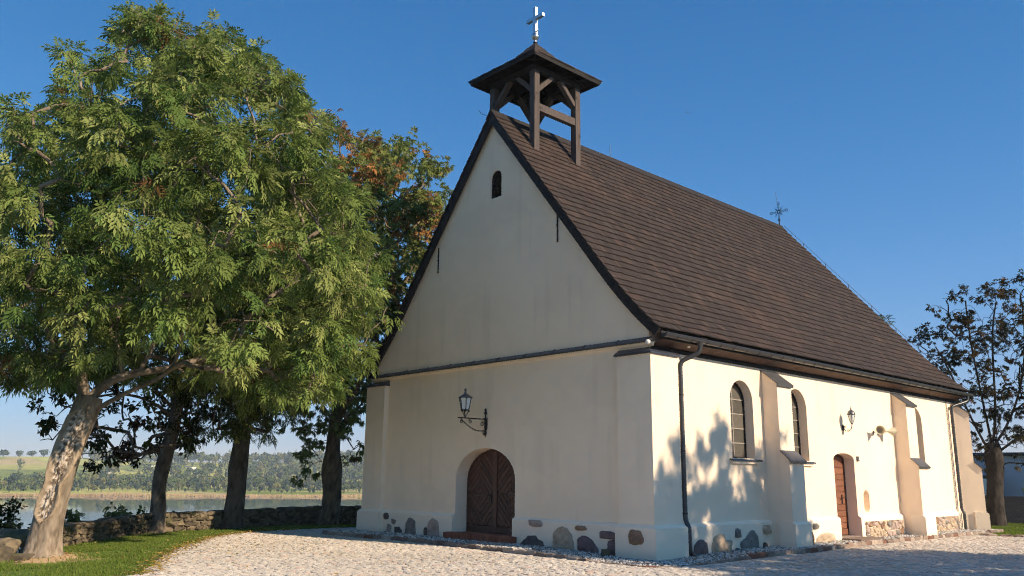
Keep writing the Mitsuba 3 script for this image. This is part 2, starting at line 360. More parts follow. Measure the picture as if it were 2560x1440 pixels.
put('gravel_strip__pebbles', pb, 'pebble_stone', col=True); labels['gravel_strip__pebbles'] = {'kind': 'stuff'}
tag('kerb', 'low kerb of rough stones edging the gravel strip', 'kerb', kind='structure')
line = LineString(list(APRON.exterior.coords)[1:-3])
s_ = 0.0
rg = RNG(8)
while s_ < line.length - .3:
    w = rg.uniform(.2, .42); a, b = line.interpolate(s_ + .01), line.interpolate(s_ + w - .012)
    d = nrm([b.x - a.x, b.y - a.y, 0]); o = np.array([d[1], -d[0], 0])
    cx, cy = (a.x + b.x) / 2, (a.y + b.y) / 2
    near = np.clip((math.hypot(cx - .9, cy + .9) - .8) / 2.5, .15, 1)
    h = (.075 + rg.uniform(0, .04)) * near + .012
    v = []
    L = np.hypot(b.x - a.x, b.y - a.y)
    for sx in (-.5, .5):
        for sy in (-.06, .06):
            for z, k in ((-.03, 1.0), (h * .75, 1.0), (h, .82)):
                v.append(np.array([cx, cy, 0]) + d * sx * L * (k if z > h * .9 else 1) + o * (sy * k + rg.normal(0, .006)) + np.array([0, 0, z + (rg.normal(0, .006) if z > 0 else 0)]))
    vv, ff = hullmesh(np.array(v))
    part('kerb', 'stone', MB().add(vv, ff, (rg.random(), rg.random())), 'kerb_stone', uv=True)
    s_ += w
def slab(poly, z0, z1, seed):
    r = RNG(seed); return MB().prism(Polygon(poly), (0, 0, z0), (1, 0, 0), (0, 1, 0), z1 - z0, (r.random() * .5, r.random() * .6))
k = thing('paving_slab', 'dark flat paving slabs lying between the brick step and the kerb', 'paving slab')
put(k, slab([(-6.6, -.13), (-5.55, -.13), (-5.5, -.84), (-6.45, -.82)], 0, .105, 1), 'kerb_stone', uv=True)
k = thing('paving_slab', 'dark flat slab right of the first before the brick step', 'paving slab')
put(k, slab([(-5.53, -.13), (-4.25, -.13), (-4.2, -.95), (-5.48, -.86)], 0, .112, 2), 'kerb_stone', uv=True)
k = thing('paving_slab', 'grey flat stone threshold slab under the reddish side door', 'paving slab')
put(k, slab([(-.1, 8.4), (.5, 8.35), (.52, 9.75), (-.1, 9.7)], 0, .15, 3), 'kerb_stone', uv=True)
# ------------------------------------------------------------------ the church
CH = tag('church', 'cream plastered village church with steep brown shingle roof and open wooden belfry', 'church')
XC, DE, ZR = -5.42, 5.68, 11.84
XL, XR, YF, YB = -10.86, -.14, .15, 17.9       # wall planes: left, right, front, start of the apse
def zr(d):
    d = np.asarray(d, float); return ZR - 1.277 * d + .13 * np.maximum(0, d - 4.1) ** 2
def sub(p, n, mb, b, **k): return part(p, n, mb, b, **k)
def arch(c, w, z0, zs, rise, n=24):
    a = np.linspace(0, np.pi, n)
    return Polygon([(c - w / 2, z0), (c + w / 2, z0)] + [(c + w / 2 * math.cos(t), zs + rise * math.sin(t)) for t in a])
DOOR = arch(-5.62, 2.34, -.3, 1.62, .82)
VENT = arch(-5.33, .44, 9.30, 9.88, .22)
# front wall and gable, one slab with the door and vent openings
dd = np.linspace(0, 5.28, 20)
gab = [(XC + d, float(zr(d)) - .14) for d in dd] 
gl = [(XC - d, z) for (x, z), d in zip(gab, dd)]
front = Polygon([(XL, -.3), (XR, -.3), (XR, 4.6)] + [g for g in gab[::-1]] + gl[1:] + [(XL, 4.6)]).buffer(0).difference(DOOR).difference(VENT)
put(CH + '__wall', MB().prism(front, (0, YF, 0), (1, 0, 0), (0, 0, 1), -.6), 'plaster')
WIN = [(3.80, 1.03), (6.53, 1.03), (14.33, 1.03)]
SD = arch(9.03, 1.25, -.3, 2.30, .17)
NICHE = arch(10.28, .38, .95, 1.25, .19).union(affinity.scale(Point(10.28, .97).buffer(.19), 1, .9))
side = sbox(YF + .6, -.3, YB, 4.62)
for c, w in WIN: side = side.difference(arch(c, w, 2.2, 3.6, .515))
side = side.difference(SD).difference(NICHE)
put(CH + '__wall_001', MB().prism(side, (XR, 0, 0), (0, 1, 0), (0, 0, 1), -.55), 'plaster')
back = MB()
back.box(XL, XL + .55, YF + .6, YB, -.3, 4.62)
RA = XR - XC
t8 = math.tan(math.pi / 8)
apx = [(XR, YB)]
oc_ = [(RA, RA * t8), (RA * t8, RA), (-RA * t8, RA), (-RA, RA * t8)]
apx = [(XC + a, YB - RA * t8 + b) for a, b in oc_]
ring = Polygon(apx + [(XL, YB - .02), (XR, YB - .02)]).buffer(0)
back.prism(ring.difference(ring.buffer(-.5, join_style=2)), (0, 0, -.3), (1, 0, 0), (0, 1, 0), 4.92)
put(CH + '__wall_002', back, 'plaster')
put(CH + '__floor', MB().box(XL + .3, XR - .3, .5, YB, .02, .1), 'dark_void')
put(CH + '__ceiling', MB().box(XL + .6, XR - .6, .8, YB, 4.3, 4.4), 'dark_void')

# plinth with embedded boulders
PLS = []
def plinth_x(x0, x1):     # along the front
    prof = Polygon([(0, -.3), (-.09, -.3), (-.09, .655), (-.072, .685), (0, .73)])
    PL = MB(); PLS.append(PL); PL.prism(prof, (x0, YF, 0), (0, 1, 0), (0, 0, 1), x1 - x0)
plinth_x(-10.1, -6.79); plinth_x(-4.45, -.97)
def plinth_y(y0, y1):
    prof = Polygon([(0, -.3), (.09, -.3), (.09, .655), (.072, .685), (0, .73)])
    PL = MB(); PLS.append(PL); PL.prism(prof, (XR, y1, 0), (1, 0, 0), (0, 0, 1), y1 - y0)
plinth_y(.95, 4.79); plinth_y(5.49, 8.405); plinth_y(9.655, 12.6); plinth_y(13.3, 17.8)
for pl_ in PLS: part(CH, 'plinth', pl_, 'plinth_plaster')
KCOL = {'k': .04, 'g': .19, 't': .40, 'p': .58, 'b': .79, 'r': .97}
OUTL = {'mound': [(-.5, -.5), (-.35, -.15), (-.15, .3), (-.1, .45), (.0, .35), (.15, .5), (.22, .2), (.4, 0), (.5, -.5)], 'dome': [(-.46, -.5), (-.43, .1), (-.3, .38), (-.05, .5), (.2, .4), (.38, .1), (.5, -.5)],
        'slope': [(-.5, -.45), (-.5, .3), (-.25, .5), (.05, .42), (.3, .15), (.5, -.15), (.5, -.5)], 'heart': [(-.5, -.5), (-.5, 0), (-.4, .35), (-.15, .5), (.1, .4), (.15, .12), (.3, .2), (.5, .12), (.4, -.2), (.38, -.45)],
        'wedge': [(-.35, -.5), (-.5, -.05), (-.2, .15), (.1, .45), (.3, .5), (.45, .2), (.5, -.2), (.42, -.5)], 'block': [(-.5, .5), (-.45, -.2), (-.25, -.5), (.4, -.48), (.5, .1), (.3, .48)], 'trap': [(-.5, .45), (-.48, -.45), (.5, -.5), (.5, .1), (.1, .48)],
        'tall': [(-.45, -.5), (-.3, .4), (0, .5), (.5, .3), (.5, -.5)], 'loaf': [(-.5, -.5), (-.48, .15), (-.2, .42), (.1, .5), (.45, .25), (.5, -.5)], 'cobble': [(-.5, .1), (-.35, .5), (.3, .48), (.5, -.1), (.35, -.4), (-.1, -.5), (-.42, -.42)],
        'stele': [(-.5, -.5), (-.48, .2), (-.2, .5), (.1, .48), (.4, .3), (.5, -.5)], 'shard': [(-.5, .5), (.5, .2), (.1, -.5), (-.35, -.2)], 'long': [(-.5, -.5), (-.47, 0), (-.25, .38), (.1, .5), (.38, .3), (.5, -.2), (.45, -.5)]}
def boulder(c, z, w, h, col, o, ex, ey, seed, prot=.05, kind='cobble'):
    r = RNG(seed); n = 30
    cell = Polygon(OUTL[kind]).buffer(-.045).buffer(.045)
    ring_ = np.array([cell.exterior.interpolate(t, normalized=True).coords[0] for t in np.linspace(0, 1, n + 1)[:-1]])
    ring_ = ring_ + .045 * (meshkit.fbm(np.c_[ring_ * 5, np.full(n, seed * 1.7)], 3)[:, None] - .5) * 2 * np.sign(ring_) + r.normal(0, .008, (n, 2))
    c0_ = ring_.mean(0); V = []
    for s, q in ((1.0, -.03), (1.0, .010), (.955, prot * .62), (.80, prot * .95), (.5, prot * 1.1), (.22, prot * 1.15)):
        w_ = c0_ + (ring_ - c0_) * s; X_, Y_ = w_[:, 0] * w, w_[:, 1] * h
        dz = (meshkit.fbm(np.c_[X_ * 6 + seed, Y_ * 6, np.full(n, .5)], 3) - .5) * .10 * (q > .02) * (1 if s < .9 else .4)
        V.append(np.asarray(o) + (c + X_)[:, None] * np.asarray(ex) + (z + Y_)[:, None] * np.array([0, 0, 1]) + (q + dz)[:, None] * np.asarray(ey))
    V.append((np.asarray(o) + (c + c0_[0] * w) * np.asarray(ex) + (z + c0_[1] * h) * np.array([0, 0, 1]) + prot * 1.15 * np.asarray(ey))[None])
    F = [[a * n + b, a * n + (b + 1) % n, (a + 1) * n + (b + 1) % n] for a in range(5) for b in range(n)] + [[a * n + b, (a + 1) * n + (b + 1) % n, (a + 1) * n + b] for a in range(5) for b in range(n)] + [[5 * n + b, 5 * n + (b + 1) % n, 6 * n] for b in range(n)]
    return MB().add(np.vstack(V), F, (KCOL[col], r.random()))
FS = [(-9.84, .55, .28, .19, 'k', 'cobble'), (-9.45, .41, .26, .18, 'g', 'shard'), (-9.69, .2, .24, .29, 'r', 'tall'), (-9.22, .16, .35, .24, 'k', 'trap'), (-8.63, .3, .51, .5, 'g', 'stele'), (-7.59, .34, .53, .48, 'r', 'stele'), (-7.92, .22, .18, .21, 'k', 'tall'),
      (-3.61, .61, .49, .16, 'r', 'block'), (-3.75, .2, .96, .30, 'k', 'mound'), (-2.71, .32, .74, .56, 't', 'dome'), (-2.14, .57, .38, .11, 'b', 'cobble'), (-1.94, .22, .62, .42, 'p', 'slope'), (-1.30, .46, .56, .18, 'p', 'trap'), (-1.20, .21, .42, .32, 'p', 'tall')]
SSt = [(1.69, .2, .55, .36, 'p', 'loaf'), (2.56, .24, .85, .50, 't', 'heart'), (3.19, .47, .24, .22, 'g', 'tall'), (3.16, .07, .27, .13, 'k', 'dome'), (3.68, .27, .82, .50, 'g', 'wedge'), (4.51, .5, .41, .23, 't', 'cobble'), (4.36, .13, .18, .17, 'k', 'tall'),
       (6.66, .22, .25, .36, 'b', 'loaf'), (6.94, .51, .32, .16, 'g', 'cobble'), (7.47, .19, 1.1, .29, 't', 'long')]
for k, (c, z, w, h, col, kd) in enumerate(FS): sub(CH + '__plinth', 'stone', boulder(c, z, w, h, col, (0, YF - .09, 0), (1, 0, 0), (0, -1, 0), k + 1, .045, kd), 'field_stone', smooth=True, uv=True)
sub(CH + '__plinth', 'stone', boulder(-.43, .46, .43, .31, 'b', (0, -.09, 0), (1, 0, 0), (0, -1, 0), 31, .03, 'cobble'), 'field_stone', smooth=True, uv=True)
for k, (c, z, w, h, col, kd) in enumerate(SSt): sub(CH + '__plinth', 'stone', boulder(c, z, w, h, col, (XR + .09, 0, 0), (0, 1, 0), (1, 0, 0), k + 40, .05, kd), 'field_stone', smooth=True, uv=True)
from scipy.spatial import Voronoi
for (y0, y1, z0, z1, sd) in ((9.9, 12.45, .04, .57, 3), (14.9, 17.0, .03, .59, 4)):     # patches of bare rubble masonry
    r = RNG(sd); nn_ = int((y1 - y0) * (z1 - z0) / .036)
    pts_ = r.uniform((y0 - .3, z0 - .3), (y1 + .3, z1 + .3), (nn_ * 2, 2))
    for _ in range(3):                                                                     # loosen the crowding
        d_ = np.linalg.norm(pts_[:, None] * (1, 1.5) - pts_[None] * (1, 1.5), axis=-1) + np.eye(len(pts_)) * 9; k_ = d_.argmin(1); pts_ += .25 * (pts_ - pts_[k_]) * (d_[np.arange(len(pts_)), k_][:, None] < .2)
    vo = Voronoi(pts_ * (1, 1.5)); edge = sbox(y0 - .04, z0, y1, z1).buffer(-.06).buffer(.06)
    for reg in vo.point_region:
        ix = vo.regions[reg]
        if -1 in ix or len(ix) < 3: continue
        cell = Polygon(vo.vertices[ix] / (1, 1.5)).intersection(edge).buffer(-.016).buffer(.006)
        if cell.is_empty or cell.geom_type != 'Polygon' or cell.area < .002: continue
        ring_ = np.array([cell.exterior.interpolate(t, normalized=True).coords[0] for t in np.linspace(0, 1, 15)[:-1]]); c_ = ring_.mean(0); n = 14
        V = []
        for s, q_ in ((1.0, -.02), (1.0, .016), (.86, .034), (.5, .040)):
            w_ = c_ + (ring_ - c_) * s; dz = (meshkit.fbm(np.c_[w_ * 6, np.full(n, sd)], 3) - .5) * .04 * (q_ > .01)
            V.append(np.c_[XR + .09 + q_ + dz, w_[:, 0], w_[:, 1]])
        V = np.vstack(V + [[[XR + .13, *c_]]])
        F = [[a * n + b, a * n + (b + 1) % n, (a + 1) * n + (b + 1) % n] for a in range(3) for b in range(n)] + [[a * n + b, (a + 1) * n + (b + 1) % n, (a + 1) * n + b] for a in range(3) for b in range(n)] + [[3 * n + b, 3 * n + (b + 1) % n, 4 * n] for b in range(n)]
        sub(CH + '__plinth', 'stone', MB().add(V, F, (KCOL['ttrgtrb'[r.integers(7)]], r.random())), 'field_stone', uv=True)

# corner piers (L shaped) with metal caps
def pier(sgn, xo):
    """sgn +1: right front corner whose outer corner is x = xo, -1 the left one."""
    S = lambda pts: Polygon([(xo + sgn * a, b) for a, b in pts])
    w, ys = .96, 1.0
    depth = .14 if sgn > 0 else .24
    k = partkey(CH, 'pier')
    put(k, MB().prism(S([(0, 0), (-w, 0), (-w, .2), (-depth - .03, .2), (-depth - .03, ys), (0, ys)]), (0, 0, -.3), (1, 0, 0), (0, 1, 0), 4.7), 'plaster')
    e = .09
    o, i_ = [(e, -e), (-w - e * .6, -e), (-w - e * .6, .2), (-depth - .03, .2), (-depth - .03, ys + e * .6), (e, ys + e * .6)], [(0, 0), (-w, 0), (-w, .2), (-depth - .03, .2), (-depth - .03, ys), (0, ys)]
    mb = MB()
    mb.prism(S(o), (0, 0, -.3), (1, 0, 0), (0, 1, 0), .96)
    lo, hi = np.array([(xo + sgn * a, b, .66) for a, b in o]), np.array([(xo + sgn * a, b, .735) for a, b in i_])
    n = len(lo); mb.add(np.vstack([lo, hi]), [[a, (a + 1) % n, n + (a + 1) % n, n + a] for a in range(n)])
    sub(k, 'foot', mb, 'plinth_plaster')
    cap = MB()
    v = .05
    lo0 = [(v, -v), (-w - v, -v), (-w - v, YF + .004), (-depth, YF + .004), (-depth, ys + v), (v, ys + v)]
    hi0 = [(-depth + .01, YF - .005), (-w - v, YF - .005), (-w - v, YF + .004), (-depth, YF + .004), (-depth, ys + v), (-depth + .01, ys + v)]
    A = [(xo + sgn * a, b) for a, b in lo0]; B = [(xo + sgn * a, b) for a, b in hi0]
    V = [(*a, 4.385) for a in A] + [(*a, 4.425) for a in A] + [(*a, 4.55) for a in B]; n = 6
    F = [[l * n + a, l * n + (a + 1) % n, (l + 1) * n + (a + 1) % n, (l + 1) * n + a] for l in (0, 1) for a in range(n)]
    bt = trimesh.creation.triangulate_polygon(Polygon(A), engine='earcut')
    cap.add(V, F); cap.add(np.c_[bt[0], np.full(len(bt[0]), 4.386)], bt[1])
    sub(k, 'cap', cap, 'flashing')
pier(1, 0.0); pier(-1, -11.085)

# stepped buttresses with sheet metal caps
def buttress(o, ex, w=.70):
    """o: point on the wall plane at the buttress' middle, ex: outward."""
    ex = np.array([ex[0], ex[1], 0.0]); ey = np.array([-ex[1], ex[0], 0.0]); o = np.array([o[0], o[1], 0.0]) - ey * w / 2
    fr = lambda poly, mb, d0, d1: mb.prism(poly, o + ey * d1, ex, (0, 0, 1), d1 - d0)
    k = partkey(CH, 'buttress')
    put(k, fr(Polygon([(-.1, -.3), (.655, -.3), (.655, 2.17), (.43, 2.385), (.43, 4.09), (0, 4.43), (-.1, 4.43)]), MB(), 0, w), 'plaster')
    sub(k, 'foot', fr(Polygon([(.3, -.3), (.735, -.3), (.735, .64), (.655, .70), (.3, .70)]), MB(), -.045, w + .045), 'plinth_plaster')
    for (a, b) in (((.70, 2.14), (.425, 2.40)), ((.475, 4.065), (-.02, 4.455))):
        c = MB(); d = nrm(np.array(b) - np.array(a)); nn = np.array([-d[1], d[0]]) * -1
        if nn[1] < 0: nn = -nn
        P0, P1 = np.array(a), np.array(b)
        fr(Polygon([P0 + nn * .006 + (0, -.05), P0 + nn * .03, P1 + nn * .03, P1 + nn * .006, P0 + nn * .006]), c, -.045, w + .045)
        sub(k, 'cap', c, 'zinc')
    return k
buttress((XR, 5.14), (1, 0)); buttress((XR, 12.95), (1, 0))
ca_, sa_ = math.cos(math.pi / 8), math.sin(math.pi / 8)
buttress((XR - .02, YB + .0), (ca_, sa_), .74)
buttress((XL + .02, YB), (-ca_, sa_), .74); buttress((XL, 12.95), (-1, 0)); buttress((XL, 5.14), (-1, 0))

# string course on the facade
sc_ = MB().prism(Polygon([(.02, 4.56), (-.06, 4.60), (-.075, 4.655), (.02, 4.655)]), (-10.98, YF, 0), (0, 1, 0), (0, 0, 1), 10.96)
put(CH + '__string_course', sc_, 'plaster')
sc_ = MB().prism(Polygon([(.0, 4.657), (-.12, 4.645), (-.13, 4.675), (-.02, 4.775), (.0, 4.775)]), (-10.98, YF, 0), (0, 1, 0), (0, 0, 1), 10.93)
for x in np.arange(-10.2, -.3, 1.02): sc_.bar((x, YF - .14, 4.672), (x, YF - .0, 4.79), .025, .02)
sub(CH + '__string_course', 'flashing', sc_, 'flashing')

# vent and iron wall anchors
vk = CH + '__vent'
put(vk, MB().prism(VENT, (0, YF + .3, 0), (1, 0, 0), (0, 0, 1), -.02), 'dark_void')
for z in np.arange(9.36, 10.02, .125):
    hw = .215 if z < 9.88 else math.sqrt(max(.01, .2 ** 2 - (z - 9.88) ** 2))
    sub(vk, 'slat', MB().bar((-5.33 - hw, YF + .12, z), (-5.33 + hw, YF + .12, z), .12, .02, (0, .8, 1)), 'dark_wood')
sub(vk, 'frame', MB().prism(VENT.difference(VENT.buffer(-.035)), (0, YF + .04, 0), (1, 0, 0), (0, 0, 1), -.1), 'dark_wood')
for x, z0, z1 in ((-2.94, 7.53, 8.40), (-7.83, 7.55, 8.31)):
    mb = MB().bar((x, YF - .02, z0), (x, YF - .02, z1), .028, .03, (0, 1, 0)); mb.ball((x, YF - .03, (z0 + z1) / 2), .03); part(CH, 'wall_anchor', mb, 'iron')

# front door: two leaves of diagonal boards
dk = CH + '__door'
YD = YF + .40
dpoly = arch(-5.62, 2.30, .26, 1.62, .80)
put(dk, MB().prism(dpoly, (0, YD + .05, 0), (1, 0, 0), (0, 0, 1), -.05, (.1, 0)), 'door_wood', uv=True)
rg = RNG(14)
bw = .125
for s in (-1, 1):
    x0, x1 = (-6.74, -5.70) if s < 0 else (-5.54, -4.50)
    xm = (x0 + x1) / 2
    leaf = dpoly.buffer(-.045).intersection(sbox(x0, .44, x1, 3))
    for quad, (qa, qb, za, zb, sl) in enumerate(((x0, xm, 1.27, 3, 1), (xm, x1, 1.27, 3, -1), (x0, xm, .44, 1.25, -1), (xm, x1, .44, 1.25, 1))):
        reg = leaf.intersection(sbox(qa, za, qb, zb))
        for k in range(-16, 17):
            c0, c1 = k * bw * 1.414 + .005, (k + 1) * bw * 1.414 - .012
            piv = xm, 1.26
            band = Polygon([(-9 , c0 + sl * (-9 - piv[0]) + piv[1]), (-3, c0 + sl * (-3 - piv[0]) + piv[1]), (-3, c1 + sl * (-3 - piv[0]) + piv[1]), (-9, c1 + sl * (-9 - piv[0]) + piv[1])])
            b = reg.intersection(band).buffer(-.003)
            if b.area < .002: continue
            sub(dk, 'board', MB().prism(b, (0, YD, 0), (1, 0, 0), (0, 0, 1), -.045, (rg.random(), 0)), 'door_wood', uv=True)
    sub(dk, 'rail', MB().box(x0, x1, YD - .018, YD + .03, .27, .43, (.3, 0)), 'door_wood', uv=True)
    sub(dk, 'rail', MB().box(x0, x1, YD - .008, YD + .03, 1.252, 1.268, (.0, 0)), 'door_wood', uv=True)
sub(dk, 'frame', MB().prism(dpoly.difference(dpoly.buffer(-.045)).intersection(sbox(-8, .27, -3, 3)), (0, YD - .012, 0), (1, 0, 0), (0, 0, 1), -.06, (.3, 0)), 'door_wood', uv=True)
sub(dk, 'stile', MB().box(-5.695, -5.545, YD - .03, YD + .03, .265, 2.37, (.9, 0)), 'door_wood', uv=True)
hb = MB().box(-5.80, -5.76, YD - .025, YD, 1.06, 1.3); hb.tube([(-5.78, YD - .02, 1.22), (-5.78, YD - .07, 1.22), (-5.88, YD - .07, 1.21)], .012, 6); sub(dk, 'handle', hb, 'iron')
stp = CH + '__step'
put(stp, MB().box(-6.7, -4.5, .06, YD + .02, .0, .245), 'mortar')
rg = RNG(15)
for x in np.arange(-6.94, -4.3, .0785):
    v = MB().box(x + .004, x + .0735, -.12 + rg.normal(0, .003), .055, .02, .262 + rg.normal(0, .003), (rg.random(), 0)); sub(stp, 'brick', v, 'red_brick', uv=True)
for x in np.arange(-6.72, -4.55, .25): sub(stp, 'brick', MB().box(x + .004, min(x + .246, -4.46), .063, YD, .1, .257 + rg.normal(0, .002), (rg.random(), 0)), 'red_brick', uv=True)

# side windows
rg = RNG(31)
for wi, (c, w) in enumerate(WIN):
    k = partkey(CH, 'window')
    xg = XR - .27
    A = arch(c, w, 2.2, 3.6, .515)
    put(k, MB().prism(A.difference(A.buffer(-.05)), (xg + .03, 0, 0), (0, 1, 0), (0, 0, 1), -.07), 'dark_wood')
    zz = [2.2, 2.58, 2.94, 3.30, 3.66, 4.12]
    xsn = [c - w / 2, c - .02, c + w / 2]
    for a in range(5):
        for b in range(2):
            cell = A.buffer(-.04).intersection(sbox(xsn[b] + .012, zz[a] + .012, xsn[b + 1] - .012, zz[a + 1] - .012))
            if cell.area > .003: sub(k, 'pane', MB().prism(cell, (xg + rg.normal(0, .002), 0, 0), (0, 1, 0), (0, 0, 1), -.01, (rg.random(), 0)), 'old_glass', uv=True)
    for z in zz[1:-1]: sub(k, 'muntin', MB().box(xg - .01, xg + .016, c - w / 2 + .04, c + w / 2 - .04, z - .012, z + .012), 'lead')
    sub(k, 'muntin', MB().box(xg - .01, xg + .012, c - .032, c - .008, 2.24, 4.08), 'lead')
    sl = MB().prism(Polygon([(-.3, 2.185), (-.3, 2.215), (.10, 2.175), (.115, 2.135), (.095, 2.13), (.08, 2.15)]), (XR, c + w / 2 + .14, 0), (1, 0, 0), (0, 0, 1), w + .27)
    sub(k, 'sill', sl, 'flashing')
    sub(k, 'ledge', MB().box(XR - .02, XR + .065, c - w / 2 - .08, c + w / 2 + .09, 2.07, 2.145), 'plaster')

# side door and niche
dk2 = partkey(CH, 'door')
xd = XR - .32
D2 = arch(9.03, 1.25, .14, 2.30, .17)
put(dk2, MB().prism(D2.difference(D2.buffer(-.07)), (xd + .02, 0, 0), (0, 1, 0), (0, 0, 1), -.1, (.0, 0)), 'door_wood', uv=True)
zb = np.linspace(.36, 2.40, 13)
for a, b in zip(zb[:-1], zb[1:]):
    cl = D2.buffer(-.07).intersection(sbox(8, a + .006, 10, b - .006))
    if cl.area > .01: sub(dk2, 'board', MB().prism(cl, (xd, 0, 0), (0, 1, 0), (0, 0, 1), -.04, (rg.random(), 0)), 'red_door_wood', uv=True)
sub(dk2, 'rail', MB().box(xd - .04, xd + .025, 8.48, 9.58, .2, .352, (.4, 0)), 'red_door_wood', uv=True)
hb = MB().box(xd, xd + .02, 9.36, 9.41, 1.05, 1.3); hb.tube([(xd, 9.385, 1.22), (xd + .07, 9.385, 1.22), (xd + .07, 9.27, 1.215)], .012, 6); sub(dk2, 'handle', hb, 'iron')
sub(dk2, 'threshold', MB().box(xd - .1, XR + .03, 8.41, 9.65, .0, .17, (.4, .3)), 'kerb_stone', uv=True)
put(CH + '__niche', MB().box(XR - .24, XR - .2, 10.0, 10.6, .7, 1.5), 'plaster')

# roof deck, shingles, verge boards, ridge
FACETS = [((1, 0), (0, 1), (XC, 0)), ((-1, 0), (0, 1), (XC, 0))] + [((math.cos(a), math.sin(a)), (-math.sin(a), math.cos(a)), (XC, 16.0)) for a in (math.pi / 4, math.pi / 2, 3 * math.pi / 4)]
def rpt(f, d, l, off):
    o, lt, c = FACETS[f]
    d, l, off = np.broadcast_arrays(np.asarray(d, float), np.asarray(l, float), np.asarray(off, float))
    sl = -1.277 + .26 * np.maximum(0, d - 4.1)
    nn = np.sqrt(1 + sl ** 2)
    dn, zn = d + off * (-sl) / nn, zr(d) + off / nn
    return np.stack([c[0] + o[0] * dn + lt[0] * l, c[1] + o[1] * dn + lt[1] * l, zn], -1)
def lims(f, d):
    return (np.full_like(d, -.03), 16 + d * t8) if f < 2 else (-d * t8, d * t8)
deck = MB()
ds = np.linspace(0, DE - .03, 24)
for f in range(5):
    lo, hi = lims(f, ds)
    V = []
    for off in (-.02, -.12):
        V += [rpt(f, ds, lo if f > 1 else lo + .06, off), rpt(f, ds, hi, off)]
    n = len(ds); V = np.vstack(V); Fq = []
    for a in range(n - 1):
        Fq += [[a, n + a, n + a + 1, a + 1], [2 * n + a, 2 * n + a + 1, 3 * n + a + 1, 3 * n + a], [a, a + 1, 2 * n + a + 1, 2 * n + a]]
    Fq += [[n - 1, 2 * n - 1, 4 * n - 1, 3 * n - 1]]
    deck.add(V, Fq)
put(CH + '__roof', deck, 'dark_wood')
arc = np.concatenate([[0], np.cumsum(np.hypot(np.diff(np.linspace(0, DE, 400)), np.diff(zr(np.linspace(0, DE, 400)))))])
NR = 34
drow = np.interp(np.linspace(0, arc[-1], NR + 1), arc, np.linspace(0, DE, 400))
shl = []
rg = RNG(77)
for f in range(5):
    for r_ in range(NR):
        du, dl = max(0.0, drow[r_] - (.09 if r_ else 0)), drow[r_ + 1]
        lo, hi = (float(x[0]) for x in lims(f, np.array([dl])))
        l = lo - rg.uniform(0, .2)
        while l < hi:
            w = rg.uniform(.13, .30); a, b = max(l + .004, lo), min(l + w - .004, hi); l += w
            if b - a < .01: continue
            lu, hu = (float(x[0]) for x in lims(f, np.array([du])))
            e = dl + rg.normal(0, .006); th = rg.uniform(-.004, .005)
            a2, b2 = np.clip([a, b], lu, hu)
            A = [(du, a2, -.02), (du, b2, -.02), (du, a2, .008), (du, b2, .008), (e, a, .022), (e, b, .022), (e, a, .050 + th), (e, b, .050 + th)]
            d_, l_, o_ = (np.array(x) for x in zip(*A))
            shl.append((f, rpt(f, np.minimum(d_, DE + .02), l_, o_), (rg.random(), rg.random())))
SF = np.array([[2, 6, 7], [2, 7, 3], [6, 4, 5], [6, 5, 7], [0, 4, 6], [0, 6, 2], [1, 3, 7], [1, 7, 5]])
def sflip(f): return SF if f != 1 else SF[:, ::-1]
sd_ = [np.linalg.norm(s[1].mean(0) - CAM) if s[0] == 0 else 1e9 for s in shl]
nearest = set(np.argsort(sd_)[:300].tolist())
rest = MB()
for k, (f, v, c) in enumerate(shl):
    if k in nearest: sub(CH + '__roof', 'shingle', MB().add(v, sflip(f), c), 'shingle_wood', uv=True)
    else: rest.add(v, sflip(f), c)
put(CH + '__roof__shingles', rest, 'shingle_wood', uv=True); labels[CH + '__roof__shingles'] = {'kind': 'stuff'}
for f in (0, 1):
    vb = MB(); V = []
    ds = np.linspace(0, DE, 30)
    for y, o in ((.0, -.005), (.0, -.21), (.075, -.21), (.075, -.005)): V.append(rpt(f, ds, y, o))
    n = 30; V = np.vstack(V)
    vb.add(V, [[s * n + a, s * n + a + 1, ((s + 1) % 4) * n + a + 1, ((s + 1) % 4) * n + a] for s in range(4) for a in range(n - 1)] + [[0, n, 2 * n, 3 * n], [n - 1, 4 * n - 1, 3 * n - 1, 2 * n - 1]])
    sub(CH + '__roof', 'verge_board', vb, 'dark_wood')
rb = MB()
for s in (1, -1): rb.bar((XC + s * .10, -.04, ZR - .065), (XC + s * .10, 16.05, ZR - .065), .27, .03, (s * .8, 0, .6))
rb.bar((XC, -.04, ZR + .055), (XC, 16.05, ZR + .055), .07, .05)
sub(CH + '__roof', 'ridge_board', rb, 'dark_wood')

